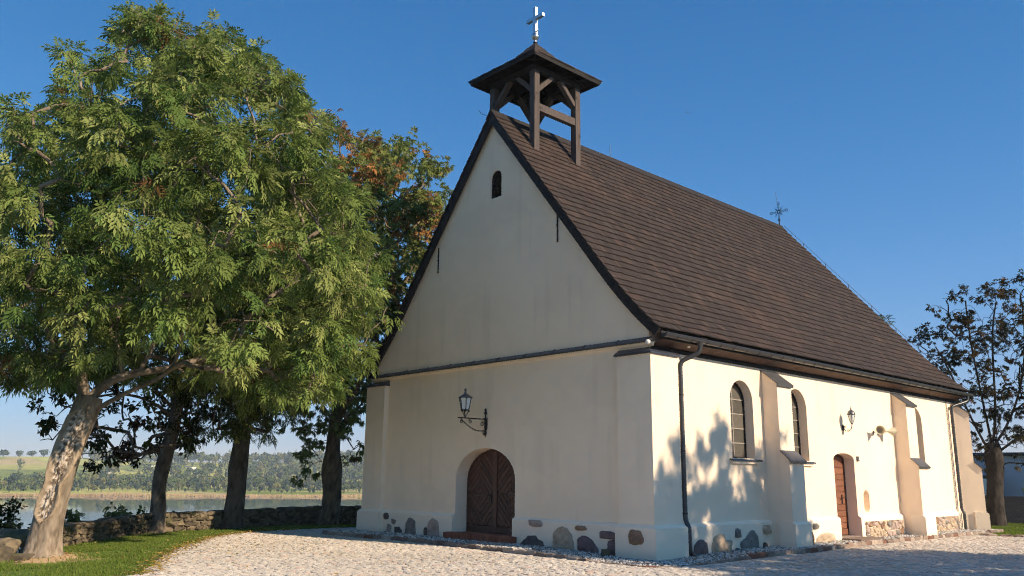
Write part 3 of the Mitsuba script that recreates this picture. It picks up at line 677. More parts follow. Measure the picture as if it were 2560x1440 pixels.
# eaves: soffit boards, gutters with brackets, downpipes
for f in (0, 1):
    sg = 1 if f == 0 else -1
    ex = XC + sg * DE
    g = partkey(CH, 'gutter')
    a = np.linspace(np.pi * 1.0, np.pi * 2.0, 10)
    prof = [(.085 * math.cos(t), .085 * math.sin(t)) for t in a]; pin = [(.078 * math.cos(t), .078 * math.sin(t)) for t in a[::-1]]
    gp_ = Polygon(prof + pin)
    cx = ex + sg * .075
    y0, y1 = .06, 18.35
    mb = MB().prism(gp_, (cx, y1, 4.80), (1, 0, 0), (0, 0, 1), y1 - y0)
    mb.tube([(cx + sg * .082, y0, 4.803), (cx + sg * .082, y1, 4.803)], .014, 6)
    for yy in (y0, y1 - .004): mb.prism(Polygon(prof), (cx, yy + .004, 4.80), (1, 0, 0), (0, 0, 1), .004)
    put(g, mb, 'dark_zinc')
    for y in np.arange(.5, 18.2, .56):
        sub(g, 'bracket', MB().tube([(cx + .088 * math.cos(t), y, 4.80 + .088 * math.sin(t)) for t in np.linspace(np.pi * .98, np.pi * 2.02, 9)], .008, 4), 'iron')
    sf = partkey(CH, 'soffit')
    put(sf, MB().prism(Polygon([(0, 4.50), (sg * .03, 4.50), (sg * .035, 4.56), (0, 4.62)] if sg > 0 else [(0, 4.50), (0, 4.62), (-.035, 4.56), (-.03, 4.50)]), ((XR if sg > 0 else XL), 18.0, 0), (1, 0, 0), (0, 0, 1), 17.8), 'dark_wood')
    xw, xo = (XR if sg > 0 else XL), ex - sg * .01
    rg = RNG(50 + f)
    for y in np.arange(.2, 18.1, .56):
        sub(sf, 'board', MB().bar(((xw + xo) / 2, y + .008, 4.665), ((xw + xo) / 2, y + .552, 4.665), abs(xo - xw), .02, (-sg * .30, 0, 1)), 'soffit_wood')
    sub(sf, 'fascia', MB().box(min(xo, xo + sg * .02), max(xo, xo + sg * .02), .06, 18.3, 4.68, 4.86), 'dark_wood')
def pipe(P, name='downpipe', r=.052):
    k = partkey(CH, name); Pn = [np.array(p, float) for p in P]; S_ = []
    for a, b, c in zip(Pn[:-2], Pn[1:-1], Pn[2:]):
        L = min(.12, np.linalg.norm(b - a) * .45, np.linalg.norm(c - b) * .45)
        p0, p2 = b + nrm(a - b) * L, b + nrm(c - b) * L
        S_ += [(1 - t) ** 2 * p0 + 2 * t * (1 - t) * b + t * t * p2 for t in np.linspace(0, 1, 6)]
    put(k, MB().tube([Pn[0]] + S_ + [Pn[-1]], r, 12), 'dark_zinc', smooth=40)
    return k
gx_ = XC + DE + .075
k = pipe([(gx_, 1.42, 4.80), (gx_, 1.42, 4.52), (-.02, 1.12, 4.30), (-.02, 1.12, 4.0), (-.02, 1.12, .82), (.06, 1.13, .66), (.06, 1.14, .1), (.10, 1.42, .03)])
sub(k, 'outlet', MB().lathe([(.05, -.16), (.062, -.10), (.085, 0.0)], (gx_, 1.42, 4.76), 14), 'dark_zinc')
for z in (3.55, 2.3, .95): sub(k, 'clamp', MB().lathe([(.058, -.014), (.06, 0), (.058, .014)], (-.02, 1.12, z), 12).box(XR, -.05, 1.11, 1.13, z - .01, z + .01), 'iron')
k = pipe([(gx_, 17.95, 4.80), (gx_, 17.95, 4.55), (-.03, 17.3, 4.32), (-.03, 17.3, 4.0), (-.03, 17.3, .82), (.04, 17.3, .66), (.04, 17.3, .02)])
for z in (3.6, 2.4, 1.1): sub(k, 'clamp', MB().lathe([(.058, -.014), (.06, 0), (.058, .014)], (-.03, 17.3, z), 12), 'iron')
part(CH, 'conductor_cable', MB().tube([(XR + .03, 17.08, 4.5), (XR + .03, 17.08, .75), (XR + .12, 17.08, .6), (XR + .12, 17.08, .0)], .012, 5), 'iron')
for c in ((.06, 1.36, 4.70), (-.04, -.02, 4.63), (-10.75, -.06, 4.86)):
    mb = MB().ball(c, .058, 2); mb.tube([c, (c[0] - .05 * (c[0] > -5), c[1] + .1, c[2] + .02)], .02, 6); part(CH, 'ball_lamp', mb, 'white_enamel', smooth=40)

# open wooden belfry
bk = CH + '__belfry'
BX, BY, bs = XC, 1.745, .96
pw = .2
put(bk, MB().box(BX - bs, BX + bs, BY - bs, BY - bs + .16, 13.12, 13.30).box(BX - bs, BX + bs, BY + bs - .16, BY + bs, 13.12, 13.30).box(BX - bs, BX - bs + .16, BY - bs + .16, BY + bs - .16, 13.122, 13.298).box(BX + bs - .16, BX + bs, BY - bs + .16, BY + bs - .16, 13.122, 13.298), 'dark_wood')  # top plates coloured near black to stand for the shade under the eaves
for sx in (-1, 1):
    for sy in (-1, 1):
        cx, cy = BX + sx * (bs - pw / 2), BY + sy * (bs - pw / 2)
        sub(bk, 'post', MB().box(cx - pw / 2, cx + pw / 2, cy - pw / 2, cy + pw / 2, float(zr(bs)) - .25, 13.118), 'belfry_wood')
        ci = bs - pw / 2
        sub(bk, 'brace', MB().bar((cx, cy - sy * .09, 12.56), (cx, cy - sy * .72, 13.17), .13, .15, (1, 0, 0)), 'belfry_wood')
        sub(bk, 'brace', MB().bar((cx - sx * .09, cy, 12.56), (cx - sx * .72, cy, 13.17), .13, .15, (0, 1, 0)), 'belfry_wood')
        sub(bk, 'brace', MB().bar((cx, cy - sy * .09, 11.5), (cx, cy - sy * .40, 11.92), .12, .12, (1, 0, 0)), 'belfry_wood') if sx < 0 else None
for sx in (-1, 1):
    x = BX + sx * (bs - pw / 2)
    sub(bk, 'rail', MB().box(x - .08, x + .08, BY - bs + pw, BY + bs - pw, 11.91, 12.135), 'belfry_wood')
he, ze, zt = 1.41, 13.38, 14.70
def bz(t): return ze + (zt - ze) * ((1 - t) * .55 + .45 * (1 - t) ** 2)
br = MB(); tt = np.linspace(0, 1, 9)
for s in range(4):
    a = s * np.pi / 2; o, l = np.array([math.cos(a), math.sin(a)]), np.array([-math.sin(a), math.cos(a)])
    V = []
    for off in (0, -.06):
        for e in (-1, 1): V += [[BX + o[0] * he * t + l[0] * e * he * t, BY + o[1] * he * t + l[1] * e * he * t, bz(t) + off] for t in tt]
    n = 9
    br.add(V, [[q_, n + q_, n + q_ + 1, q_ + 1] for q_ in range(n - 1)] + [[2 * n + q_, 2 * n + q_ + 1, 3 * n + q_ + 1, 3 * n + q_] for q_ in range(n - 1)] + [[n - 1, 2 * n - 1, 4 * n - 1, 3 * n - 1]])
sub(bk, 'roof', br, 'dark_wood')
sh = MB(); rg = RNG(90)
rows = np.linspace(.05, 1.02, 9)
for s in range(4):
    a = s * np.pi / 2; o, l = np.array([math.cos(a), math.sin(a)]), np.array([-math.sin(a), math.cos(a)])
    for r_ in range(8):
        t0, t1 = max(.02, rows[r_] - .04), rows[r_ + 1]; x = -he * t1
        while x < he * t1:
            w = rg.uniform(.12, .2); x0, x1 = x + .003, min(x + w - .003, he * t1); x += w
            V = []
            for t, oa, ob in ((t0, -.01, .008), (t1 + rg.normal(0, .006), .004, .038)):
                for e in (x0, x1):
                    e_ = np.clip(e, -he * t, he * t)
                    for of_ in (oa, ob): V.append([BX + o[0] * he * t + l[0] * e_, BY + o[1] * he * t + l[1] * e_, bz(min(t, 1.02)) + of_])
            V = np.array(V)[[0, 2, 1, 3, 4, 6, 5, 7]]
            sh.add(V, SF, (rg.random(), rg.random()))
sub(bk, 'shingles', sh, 'shingle_wood', uv=True); labels[bk + '__shingles'] = {'kind': 'stuff'}
fa = MB()
for s in range(4):
    a = s * np.pi / 2; o, l = np.array([math.cos(a), math.sin(a), 0]), np.array([-math.sin(a), math.cos(a), 0]); c = np.array([BX, BY, ze - .055])
    fa.bar(c + o * (he - .03) - l * (he - .045), c + o * (he - .03) + l * (he - .045), .03, .11)
    for e in np.linspace(-.9, .9, 5): fa.bar(c + o * (bs - .1) + l * e + (0, 0, .14), c + o * (he - .06) + l * e + (0, 0, .02), .07, .09)
sub(bk, 'eave_board', fa, 'dark_wood')

# crosses, lightning rod and conductor wire
ck = partkey(CH, 'cross')
put(ck, MB().box(BX - .055, BX + .055, BY - .055, BY + .055, 14.90, 15.88).box(BX - .35, BX - .056, BY - .05, BY + .05, 15.46, 15.565).box(BX + .056, BX + .35, BY - .05, BY + .05, 15.46, 15.565), 'chrome')
sub(ck, 'ball', MB().lathe([(.0, 14.66), (.075, 14.68), (.045, 14.76), (.06, 14.79), (.115, 14.84), (.125, 14.90), (.10, 14.96), (.05, 14.99), (0, 14.99)], (BX, BY, 0), 18), 'chrome', smooth=40)
sub(ck, 'bolt', MB().bar((BX + .05, BY, 15.05), (BX + .12, BY - .02, 15.06), .03, .03).ball((BX + .13, BY - .02, 15.06), .03), 'chrome')
ck = partkey(CH, 'cross')
c0 = np.array([-5.5, 16.0, 12.55]); mb = MB()
mb.tube([(-5.5, 16, 11.7), (-5.5, 16, 12.25)], .022, 6)
for d in ((1, 0, 0), (-1, 0, 0), (0, 0, 1), (0, 0, -1)):
    d = np.array(d, float); sd = np.array([d[2], 0, d[0]])
    for e in (-1, 1): mb.tube([c0 + d * .06 + sd * e * .02, c0 + d * .30 + sd * e * .028], .011, 5)
    mb.tube([c0 + d * (.35 + .05 * math.cos(t)) + sd * .05 * math.sin(t) for t in np.linspace(0, 6.283, 13)], .012, 5, cap=False)
mb.tube([c0 + (.055 * math.cos(t), 0, .055 * math.sin(t)) for t in np.linspace(0, 6.283, 13)], .018, 5, cap=False)
for a in (np.pi / 4, 3 * np.pi / 4, 5 * np.pi / 4, 7 * np.pi / 4):
    for b, L in ((-.18, .2), (0, .27), (.18, .2)): mb.tube([c0 + (.06 * math.cos(a), 0, .06 * math.sin(a)), c0 + (L * math.cos(a + b), 0, L * math.sin(a + b))], .008, 4)
put(ck, mb, 'iron')
part(CH, 'lightning_rod', MB().tube([(-5.55, 16.0, 12.9), (-5.59, 16.0, 13.42)], .008, 5), 'iron')
part(CH, 'lightning_rod', MB().tube([(XC, 5.2, ZR), (XC, 5.2, ZR + .5)], .008, 5), 'iron')
part(CH, 'lightning_rod', MB().tube([(XC - .05, -.1, ZR - .12), (XC - .28, -.12, ZR + .0), (XC - .42, -.12, ZR + .16)], .008, 5), 'iron')
wk = partkey(CH, 'conductor_wire'); P_ = []
hip = lambda d, off: np.array([XC + d, 16 + d * t8, float(zr(d)) + off])
for d in np.linspace(.1, 5.7, 24): P_.append(hip(d, .20 if d < 5.4 else .1))
put(wk, MB().tube(P_, .008, 4), 'iron')
for d in np.arange(.75, 5.6, .72): sub(wk, 'holder', MB().tube([hip(d, .02), hip(d, .22)], .013, 5), 'iron')
part(CH, 'wall_box', MB().box(XR, XR + .05, 9.82, 9.91, 2.26, 2.40), 'grey_plastic')
# ------------------------------------------------------------------ lanterns, loudspeakers
def spiral(c, r0, turns, u, w, start=0, n=22, sgn=1):
    a = np.linspace(0, turns * 2 * np.pi, n)
    return [np.asarray(c) + (r0 * (1 - .75 * t / a[-1])) * (math.cos(start + sgn * t) * np.asarray(u) + math.sin(start + sgn * t) * np.asarray(w)) for t in a]
lt = thing('wall_lantern', 'black wrought iron lantern with frosted panes on a scrolled bracket above the double door', 'lantern')
lx, fy = -5.58, YF
uy, uz = np.array([0, -1.0, 0]), np.array([0, 0, 1.0])
mb = MB().box(lx - .022, lx + .022, fy - .045, fy, 2.86, 3.20).box(lx - .05, lx + .05, fy - .03, fy, 2.92, 3.16)
mb.lathe([(.0, 3.48), (.02, 3.45), (.035, 3.42), (.015, 3.39), (.05, 3.355), (.05, 3.33), (.012, 3.30), (.022, 3.2)], (lx, fy - .03, 0), 10)
mb.lathe([(.0, 2.70), (.02, 2.76), (.045, 2.84), (.02, 2.88)], (lx, fy - .03, 0), 10)
mb.box(lx - .06, lx + .06, fy - .06, fy, 3.17, 3.21)
put(lt + '__back_plate', mb, 'iron')
mb = MB().box(lx - .018, lx + .018, fy - .93, fy - .03, 3.165, 3.195)
mb.tube([(lx, fy - .93, 3.18), (lx, fy - 1.0, 3.185)], [.014, .004], 6)
arc_ = [(lx, fy - .88 + .8 * t, 3.15 - .28 * math.sin(t * np.pi * .62) ) for t in np.linspace(0, 1, 14)]
mb.tube(arc_, .013, 6)
for c, r, tr, s0, sg in (((lx, fy - .86, 3.09), .055, 1.3, 1.6, 1), ((lx, fy - .55, 3.10), .06, 1.4, 1.6, -1), ((lx, fy - .15, 3.06), .075, 1.5, 1.2, 1), ((lx, fy - .09, 2.83), .06, 1.4, -1.2, -1)):
    mb.tube(spiral(c, r, tr, uy, uz, s0, sgn=sg), .011, 5)
put(lt + '__bracket', mb, 'iron')
lc = np.array([lx, fy - .74, 0])
hexa = lambda r, z, k0=0: [(lc[0] + r * math.cos(a), lc[1] + r * math.sin(a), z) for a in np.arange(6) * np.pi / 3 + np.pi / 6 + k0]
b0, b1, b2 = hexa(.105, 3.385), hexa(.165, 3.70), hexa(.215, 3.70)
mb = MB()
for a, b in zip(b0, b1): mb.tube([a, b], .013, 5)
for rr in (b0, b1):
    for a in range(6): mb.bar(rr[a], rr[(a + 1) % 6], .02, .022)
for a in range(0, 6, 2):
    p = np.array(b0[a]); mb.tube([p, p * (1, 1, 0) * .5 + lc * .5 + (0, 0, 3.27), lc + (0, 0, 3.2)], .012, 5); mb.ball(p - (0, 0, .03), .026)
mb.tube([lc + (0, 0, 3.18), lc + (0, 0, 3.39)], .012, 6)
put(lt + '__frame', mb, 'iron')
mb = MB()
tip = lc + (0, 0, 3.835)
for a in range(6): mb.add([b2[a], b2[(a + 1) % 6], tip], [[0, 1, 2]])
mb.add(np.vstack([b2, [lc + (0, 0, 3.70)]]), [[a, (a + 1) % 6, 6] for a in range(6)])
mb.lathe([(.03, 3.80), (.035, 3.84), (.012, 3.86), (.035, 3.89), (.035, 3.92), (0, 3.95)], lc, 10)
put(lt + '__roof', mb, 'zinc')
for a in range(6):
    e = lambda p: lc + (np.array(p) - lc) * (.97, .97, 1)
    k = partkey(lt, 'pane'); put(k, MB().add([e(b0[a]), e(b0[(a + 1) % 6]), e(b1[(a + 1) % 6]), e(b1[a])], [[0, 1, 2, 3]]), 'frosted_pane')

l2 = thing('wall_lantern', 'small dark wall lamp with tulip glass on a curved arm above the side door', 'lantern')
my = 9.10
mb = MB().lathe([(0, 0), (.05, .012), (.055, .02), (.03, .045), (0, .05)], (XR, my, 3.19), 12, (1, 0, 0))
v = mb.v[0]; v[:, 2] = 3.19 + (v[:, 2] - 3.19) * 1.9
mb.tube([(XR + .012, my, 3.09), (XR + .012, my, 2.98)], [.02, .004], 6)
put(l2 + '__back_plate', mb, 'iron')
mb = MB().tube([(XR + .04, my, 3.17), (XR + .09, my, 3.10), (XR + .17, my, 3.09), (XR + .25, my, 3.14), (XR + .285, my, 3.24), (XR + .29, my, 3.31)], .011, 6)
mb.tube(spiral((XR + .08, my, 3.22), .035, 1.0, (1, 0, 0), uz, -1.5), .008, 5)
mb.tube(spiral((XR + .15, my, 3.14), .03, .7, (1, 0, 0), uz, -1.5), .006, 5)
put(l2 + '__arm', mb, 'iron')
tc = (XR + .29, my, 0)
gpf = [(.02, 3.30), (.05, 3.36), (.085, 3.46), (.098, 3.53), (.10, 3.555)]
put(l2 + '__glass', MB().lathe(gpf, tc, 16), 'frosted_pane', smooth=True)
mb = MB()
for a in np.arange(6) * np.pi / 3: mb.tube([(tc[0] + (r + .004) * math.cos(a), tc[1] + (r + .004) * math.sin(a), z) for r, z in gpf], .007, 4)
mb.lathe([(.10, 3.55), (.115, 3.555), (.115, 3.575), (.10, 3.58)], tc, 16); mb.lathe([(.012, 3.28), (.03, 3.30), (.03, 3.315)], tc, 10)
put(l2 + '__frame', mb, 'iron')
put(l2 + '__roof', MB().lathe([(.108, 3.578), (.098, 3.62), (.07, 3.665), (.03, 3.69), (.014, 3.72), (.02, 3.735), (.01, 3.76), (.004, 3.80), (0, 3.81)], tc, 16), 'zinc', smooth=True)

def horn(name_label, base, d):
    k = thing('horn_speaker', name_label, 'loudspeaker', 'horn speakers beside the side door')
    d = nrm(d)
    put(k + '__horn', MB().lathe([(.035, .10), (.04, .14), (.052, .17), (.08, .26), (.125, .36), (.138, .375), (.134, .38), (.12, .362), (.075, .26), (.045, .17), (0, .16)], base, 20, d), 'speaker_plastic', smooth=40)
    put(k + '__throat', MB().lathe([(0, .30), (.02, .292), (.026, .27), (.024, .17)], base, 12, d), 'speaker_plastic')
    put(k + '__driver', MB().lathe([(0, -.04), (.055, -.035), (.06, .02), (.06, .08), (.045, .10), (0, .10)], base, 16, d), 'speaker_plastic', smooth=40)
    b = np.asarray(base, float) + d * .02
    put(k + '__bracket', MB().bar(b - (0, 0, .05), (XR, b[1], b[2] - .07), .03, .02).box(XR, XR + .012, b[1] - .04, b[1] + .04, b[2] - .13, b[2] - .01), 'zinc')
horn('beige horn loudspeaker whose round mouth faces the viewer, beside the side door', (.05, 11.12, 3.22), (.42, -.86, -.06))
horn('beige horn loudspeaker pointing away along the wall, right of the one facing the viewer', (.04, 11.42, 3.22), (.40, .88, -.08))

# ------------------------------------------------------------------ trees
def leaves(mb, B, D, Nn, L, W, C, rng, droop=.15):
    n = len(B); L, W = np.broadcast_to(L, (n,)), np.broadcast_to(W, (n,))
    S = nrm(np.cross(D, Nn)); U = np.cross(S, D)
    v = np.stack([B, B + D * (L * .45)[:, None] + S * (W * .5)[:, None] + U * (W * .18)[:, None], B + D * (L * .45)[:, None] - S * (W * .5)[:, None] + U * (W * .18)[:, None],
                  B + D * L[:, None] - np.array([0, 0, 1]) * (L * droop)[:, None]], 1).reshape(-1, 3)
    f = (np.arange(n)[:, None, None] * 4 + np.array([[0, 1, 3], [0, 3, 2]])[None]).reshape(-1, 3)
    mb.add(v, f, np.repeat(C, 4, 0))
def unit(n, rng): return nrm(rng.normal(size=(n, 3)))
def crown_leaves(mb, lobes, rng, kind, dens, L, pal, cen, bright=1.0):
    """Sprays of compound leaves through the lobes' volumes. pal: per lobe kind a list of (weight, colour)."""
    for (x, y, z, r, k) in lobes:
        c = np.array([x, y, z]); pl = pal[int(k)]
        sp = (.35 if k == 3 else 1.0)
        nt = max(3, int(dens * sp * r ** 2.1 * 9))
        u = unit(nt, rng); u[:, 2] = u[:, 2] * .85 + .12; out = nrm(c - np.asarray(cen)); u = nrm(u + .35 * out)
        ncl = max(3, int(6 * r + 3)); uc = unit(ncl, rng); uc[:, 2] = uc[:, 2] * .85 + .12; uc = nrm(uc + .35 * out)
        cc = c + uc * (r * (.55 + .5 * rng.random(ncl)))[:, None] * (1, 1, .9); w_ = rng.integers(0, ncl, nt)
        tp = cc[w_] + rng.normal(0, .20 * r + .03, (nt, 3)) * (1, 1, .7); u = nrm(tp - c)
        per = rng.integers(5, 10, nt)
        tw = np.repeat(np.arange(nt), per); n = len(tw)
        A = nrm(u[tw] * .5 + unit(n, rng) * .75 + np.array([0, 0, -.30]))
        base = tp[tw] + unit(n, rng) * .05 * L / .3 + A * .04
        w = np.array([q[0] for q in pl]); w = w / w.sum(); pick = rng.choice(len(pl), nt, p=w)
        col = np.array([q[1] for q in pl])[pick][tw] * (.75 + .5 * rng.random((nt, 1)))[tw] * (.85 + .3 * rng.random((n, 1))) * bright
        up_ = nrm(np.array([0, 0, .75]) + .75 * u[tw] + .45 * unit(n, rng)); S = nrm(np.cross(A, up_)); U = np.cross(S, A)
        if kind == 'pinnate':
            Ls = L * rng.uniform(.75, 1.2, n)
            for j, t in enumerate((.28, .5, .72, .9)):
                for s in (-1, 1):
                    b = base + A * (Ls * t)[:, None] - np.array([0, 0, 1]) * (Ls * .22 * t * t)[:, None]
                    d = nrm(A * .62 + S * s * .78 + np.array([0, 0, -.18]) + .12 * rng.normal(size=(n, 3)))
                    leaves(mb, b, d, U, Ls * .46 * (1.05 - .25 * abs(t - .5)), Ls * .155, col * (.9 + .2 * rng.random((n, 1))), rng)
            leaves(mb, base + A * Ls[:, None] - np.array([0, 0, 1]) * (Ls * .22)[:, None], nrm(A + (0, 0, -.35)), U, Ls * .46, Ls * .155, col, rng)
        elif kind == 'palmate':
            Ls = L * rng.uniform(.7, 1.2, n); b = base + A * (Ls * .5)[:, None]
            pn = nrm(U + .35 * rng.normal(size=(n, 3)))
            for a in (-1.9, -.95, 0, .95, 1.9):
                d = nrm(A * math.cos(a) + S * math.sin(a) + np.array([0, 0, -.35]))
                leaves(mb, b, d, pn, Ls * (.8 - .14 * abs(a)), Ls * .30, col * (.9 + .2 * rng.random((n, 1))), rng, .2)
        else:
            Ls = L * rng.uniform(.7, 1.2, n)
            leaves(mb, base, A, U, Ls, Ls * .62, col, rng, .2)
            leaves(mb, base + unit(n, rng) * L * .6, nrm(A + .6 * unit(n, rng)), U, Ls, Ls * .62, col, rng, .2)
            leaves(mb, base + unit(n, rng) * L * .9, nrm(A + .6 * unit(n, rng)), U, Ls, Ls * .62, col, rng, .2)
BARKC = ((.070, .058, .046), (.20, .175, .145))
def bark_color(v, c0=BARKC[0], c1=BARKC[1], sc=1.0):
    g = meshkit.fbm(v * (9 * sc, 9 * sc, 3.0 * sc), 4)[:, None]; h = meshkit.noise(v * (38 * sc, 38 * sc, 9 * sc))[:, None]
    t = np.clip(1.6 * (g - .5) + .5 + .7 * (h - .5), 0, 1)
    return np.array(c0) * (1 - t) + np.array(c1) * t
def trunk_mesh(path, radii, n=40, m=90, lump=.10, seed=0, flare=.45, ridge=.012, shape=None):
    path, radii = np.asarray(path, float), np.asarray(radii, float)
    s = np.concatenate([[0], np.cumsum(np.linalg.norm(np.diff(path, axis=0), axis=1))])
    from scipy.interpolate import CubicSpline, PchipInterpolator
    t = np.linspace(0, s[-1], m); Pp = CubicSpline(s, path)(t); R = PchipInterpolator(s, radii)(t)
    tan = nrm(np.gradient(Pp, axis=0)); x = nrm(np.cross(np.broadcast_to([0, 1.0, 0], tan.shape), tan)); y = np.cross(tan, x)
    an = np.arange(n) * 2 * np.pi / n
    ca, sa = np.cos(an), np.sin(an)
    q = np.stack([np.broadcast_to(ca * 1.3, (m, n)), np.broadcast_to(sa * 1.3, (m, n)), np.broadcast_to(t[:, None] * .9, (m, n))], -1) + seed * 5.1
    lum = (meshkit.fbm(q, 3) - .5) * 2 * lump
    q2 = np.stack([np.broadcast_to(ca * 7, (m, n)), np.broadcast_to(sa * 7, (m, n)), np.broadcast_to(t[:, None] * 2.2, (m, n))], -1) + seed * 3.3
    rid = (np.abs(meshkit.fbm(q2, 3) - .5) * -2 + .3) * ridge
    fl = flare * np.exp(-t / .28)[:, None] * (1 + .5 * np.cos(an * 5 + seed)[None])
    rr = R[:, None] * (1 + lum + fl) + rid
    if shape is not None: rr = shape(t, an, rr)
    v = Pp[:, None] + rr[..., None] * (ca[None, :, None] * x[:, None] + sa[None, :, None] * y[:, None])
    i, j = np.meshgrid(np.arange(m - 1), np.arange(n), indexing='ij')
    f = np.stack([i * n + j, i * n + (j + 1) % n, (i + 1) * n + (j + 1) % n, (i + 1) * n + j], -1).reshape(-1, 4)
    v = v.reshape(-1, 3); return v, f, t, an
def grow(limbs, targets, rng, tip=.010):
    """Joins every target (lobe or twig centre) to the nearest wood with a curved twig; radii add up towards the root."""
    nd, par = [], []
    for L in limbs:
        L = np.asarray(L, float)
        for k, p in enumerate(L):
            if k == 0 and nd:
                d = np.linalg.norm(np.array(nd) - p, axis=1); par.append(int(d.argmin()))
            else: par.append(len(nd) - 1 if k else -1)
            nd.append(p)
    nl = len(nd); root = np.array(nd[0])
    for q in sorted([np.asarray(t, float) for t in targets], key=lambda q: np.linalg.norm(q - root)):
        A = np.array(nd); w = np.linalg.norm(A - q, axis=1) + .55 * np.clip(A[:, 2] - q[2], 0, 9)
        b = int(w.argmin()); a = A[b]; d = q - a; Lq = np.linalg.norm(d)
        if Lq < .15: continue
        k = max(2, int(Lq / .5)); prev = b
        for t in np.linspace(0, 1, k + 1)[1:]:
            nd.append(a + d * t + np.array([0, 0, .12 * Lq * math.sin(t * np.pi)]) + rng.normal(0, .035 * Lq * (t < 1), 3)); par.append(prev); prev = len(nd) - 1
    r2 = np.full(len(nd), 0.0); kids = np.bincount([p for p in par if p >= 0], minlength=len(nd))
    for i in range(len(nd) - 1, -1, -1):
        if kids[i] == 0: r2[i] = tip ** 2.2
        if par[i] >= 0: r2[par[i]] += r2[i]
    return np.array(nd), np.array(par), r2 ** (1 / 2.2), nl
def twigs(mb, nd, par, r, skip=0, rmax=.3, c0=BARKC[0], c1=BARKC[1], n=5):
    for i in range(len(nd)):
        if par[i] < 0 or i < skip: continue
        a, b = nd[par[i]], nd[i]
        if np.linalg.norm(b - a) < .02: continue
        k = mb.n; mb.tube([a, (a + b) / 2, b], np.minimum([min(r[par[i]], r[i] * 1.6), r[i] * 1.1, r[i]], rmax), n, (0, 0, 0), cap=False)
        mb.a[-1] = bark_color(mb.v[-1], c0, c1, .6)
def tree(name, label, path, radii, limbs, lobes, kind, dens, L, pal, seed, group=None, shape=None, tkw={}, tip=.012, sub=2, c0=BARKC[0], c1=BARKC[1], cat='tree', colorize=None, bright=1.0, limbk=.8):
    rng = RNG(seed); k = thing(name, label, cat, group)
    v, f, t, an = trunk_mesh(path, radii, shape=shape, seed=seed, **tkw)
    c = bark_color(v, c0, c1)
    if colorize is not None: c = colorize(v, c, t, an)
    put(k + '__trunk', MB().add(v, f, c), 'bark', smooth=True, col=True)
    lob = np.array(lobes, float); cen = lob[:, :3].mean(0) - (0, 0, .8)
    tg = []
    for l in lob:
        tg.append(l[:3])
        for u in unit(max(2, int(sub * (l[3] + .5) * 2)), rng): tg.append(l[:3] + u * l[3] * .75)
    full = [np.asarray(path, float)[-3:]] + [np.asarray(q, float) for q in limbs]
    nd, par, r, nl = grow(full, tg, rng, tip)
    for Lb in limbs:                                                     # the main limbs, each a part
        Lb = np.asarray(Lb, float)
        i0 = int(np.linalg.norm(nd - Lb[0], axis=1).argmin())
        rs = np.linspace(1, .55, len(Lb)) * np.clip(r[int(np.linalg.norm(nd - Lb[1], axis=1).argmin())], .05, radii[-1] * limbk)
        mm = max(10, 8 * len(Lb))
        v2, f2, t2, a2 = trunk_mesh(Lb, rs, n=14, m=mm, lump=.08, seed=seed + len(Lb), flare=0.1, ridge=.008)
        put(partkey(k, 'limb'), MB().add(v2, f2, bark_color(v2, c0, c1)), 'bark', smooth=True, col=True)
    tw = MB(); twigs(tw, nd, par, r, skip=nl, rmax=.11, c0=c0, c1=c1)
    put(k + '__twigs', tw, 'bark', smooth=True, col=True); labels[k + '__twigs'] = {'kind': 'stuff'}
    cr = MB(); crown_leaves(cr, lobes, rng, kind, dens, L, pal, cen, bright)
    put(k + '__crown', cr, 'leaf', col=True); labels[k + '__crown'] = {'kind': 'stuff'}
    return k
G_ASH = {0: [(5, (.18, .245, .070)), (3, (.11, .18, .05)), (2.6, (.29, .335, .115)), (.12, (.20, .11, .05))]}
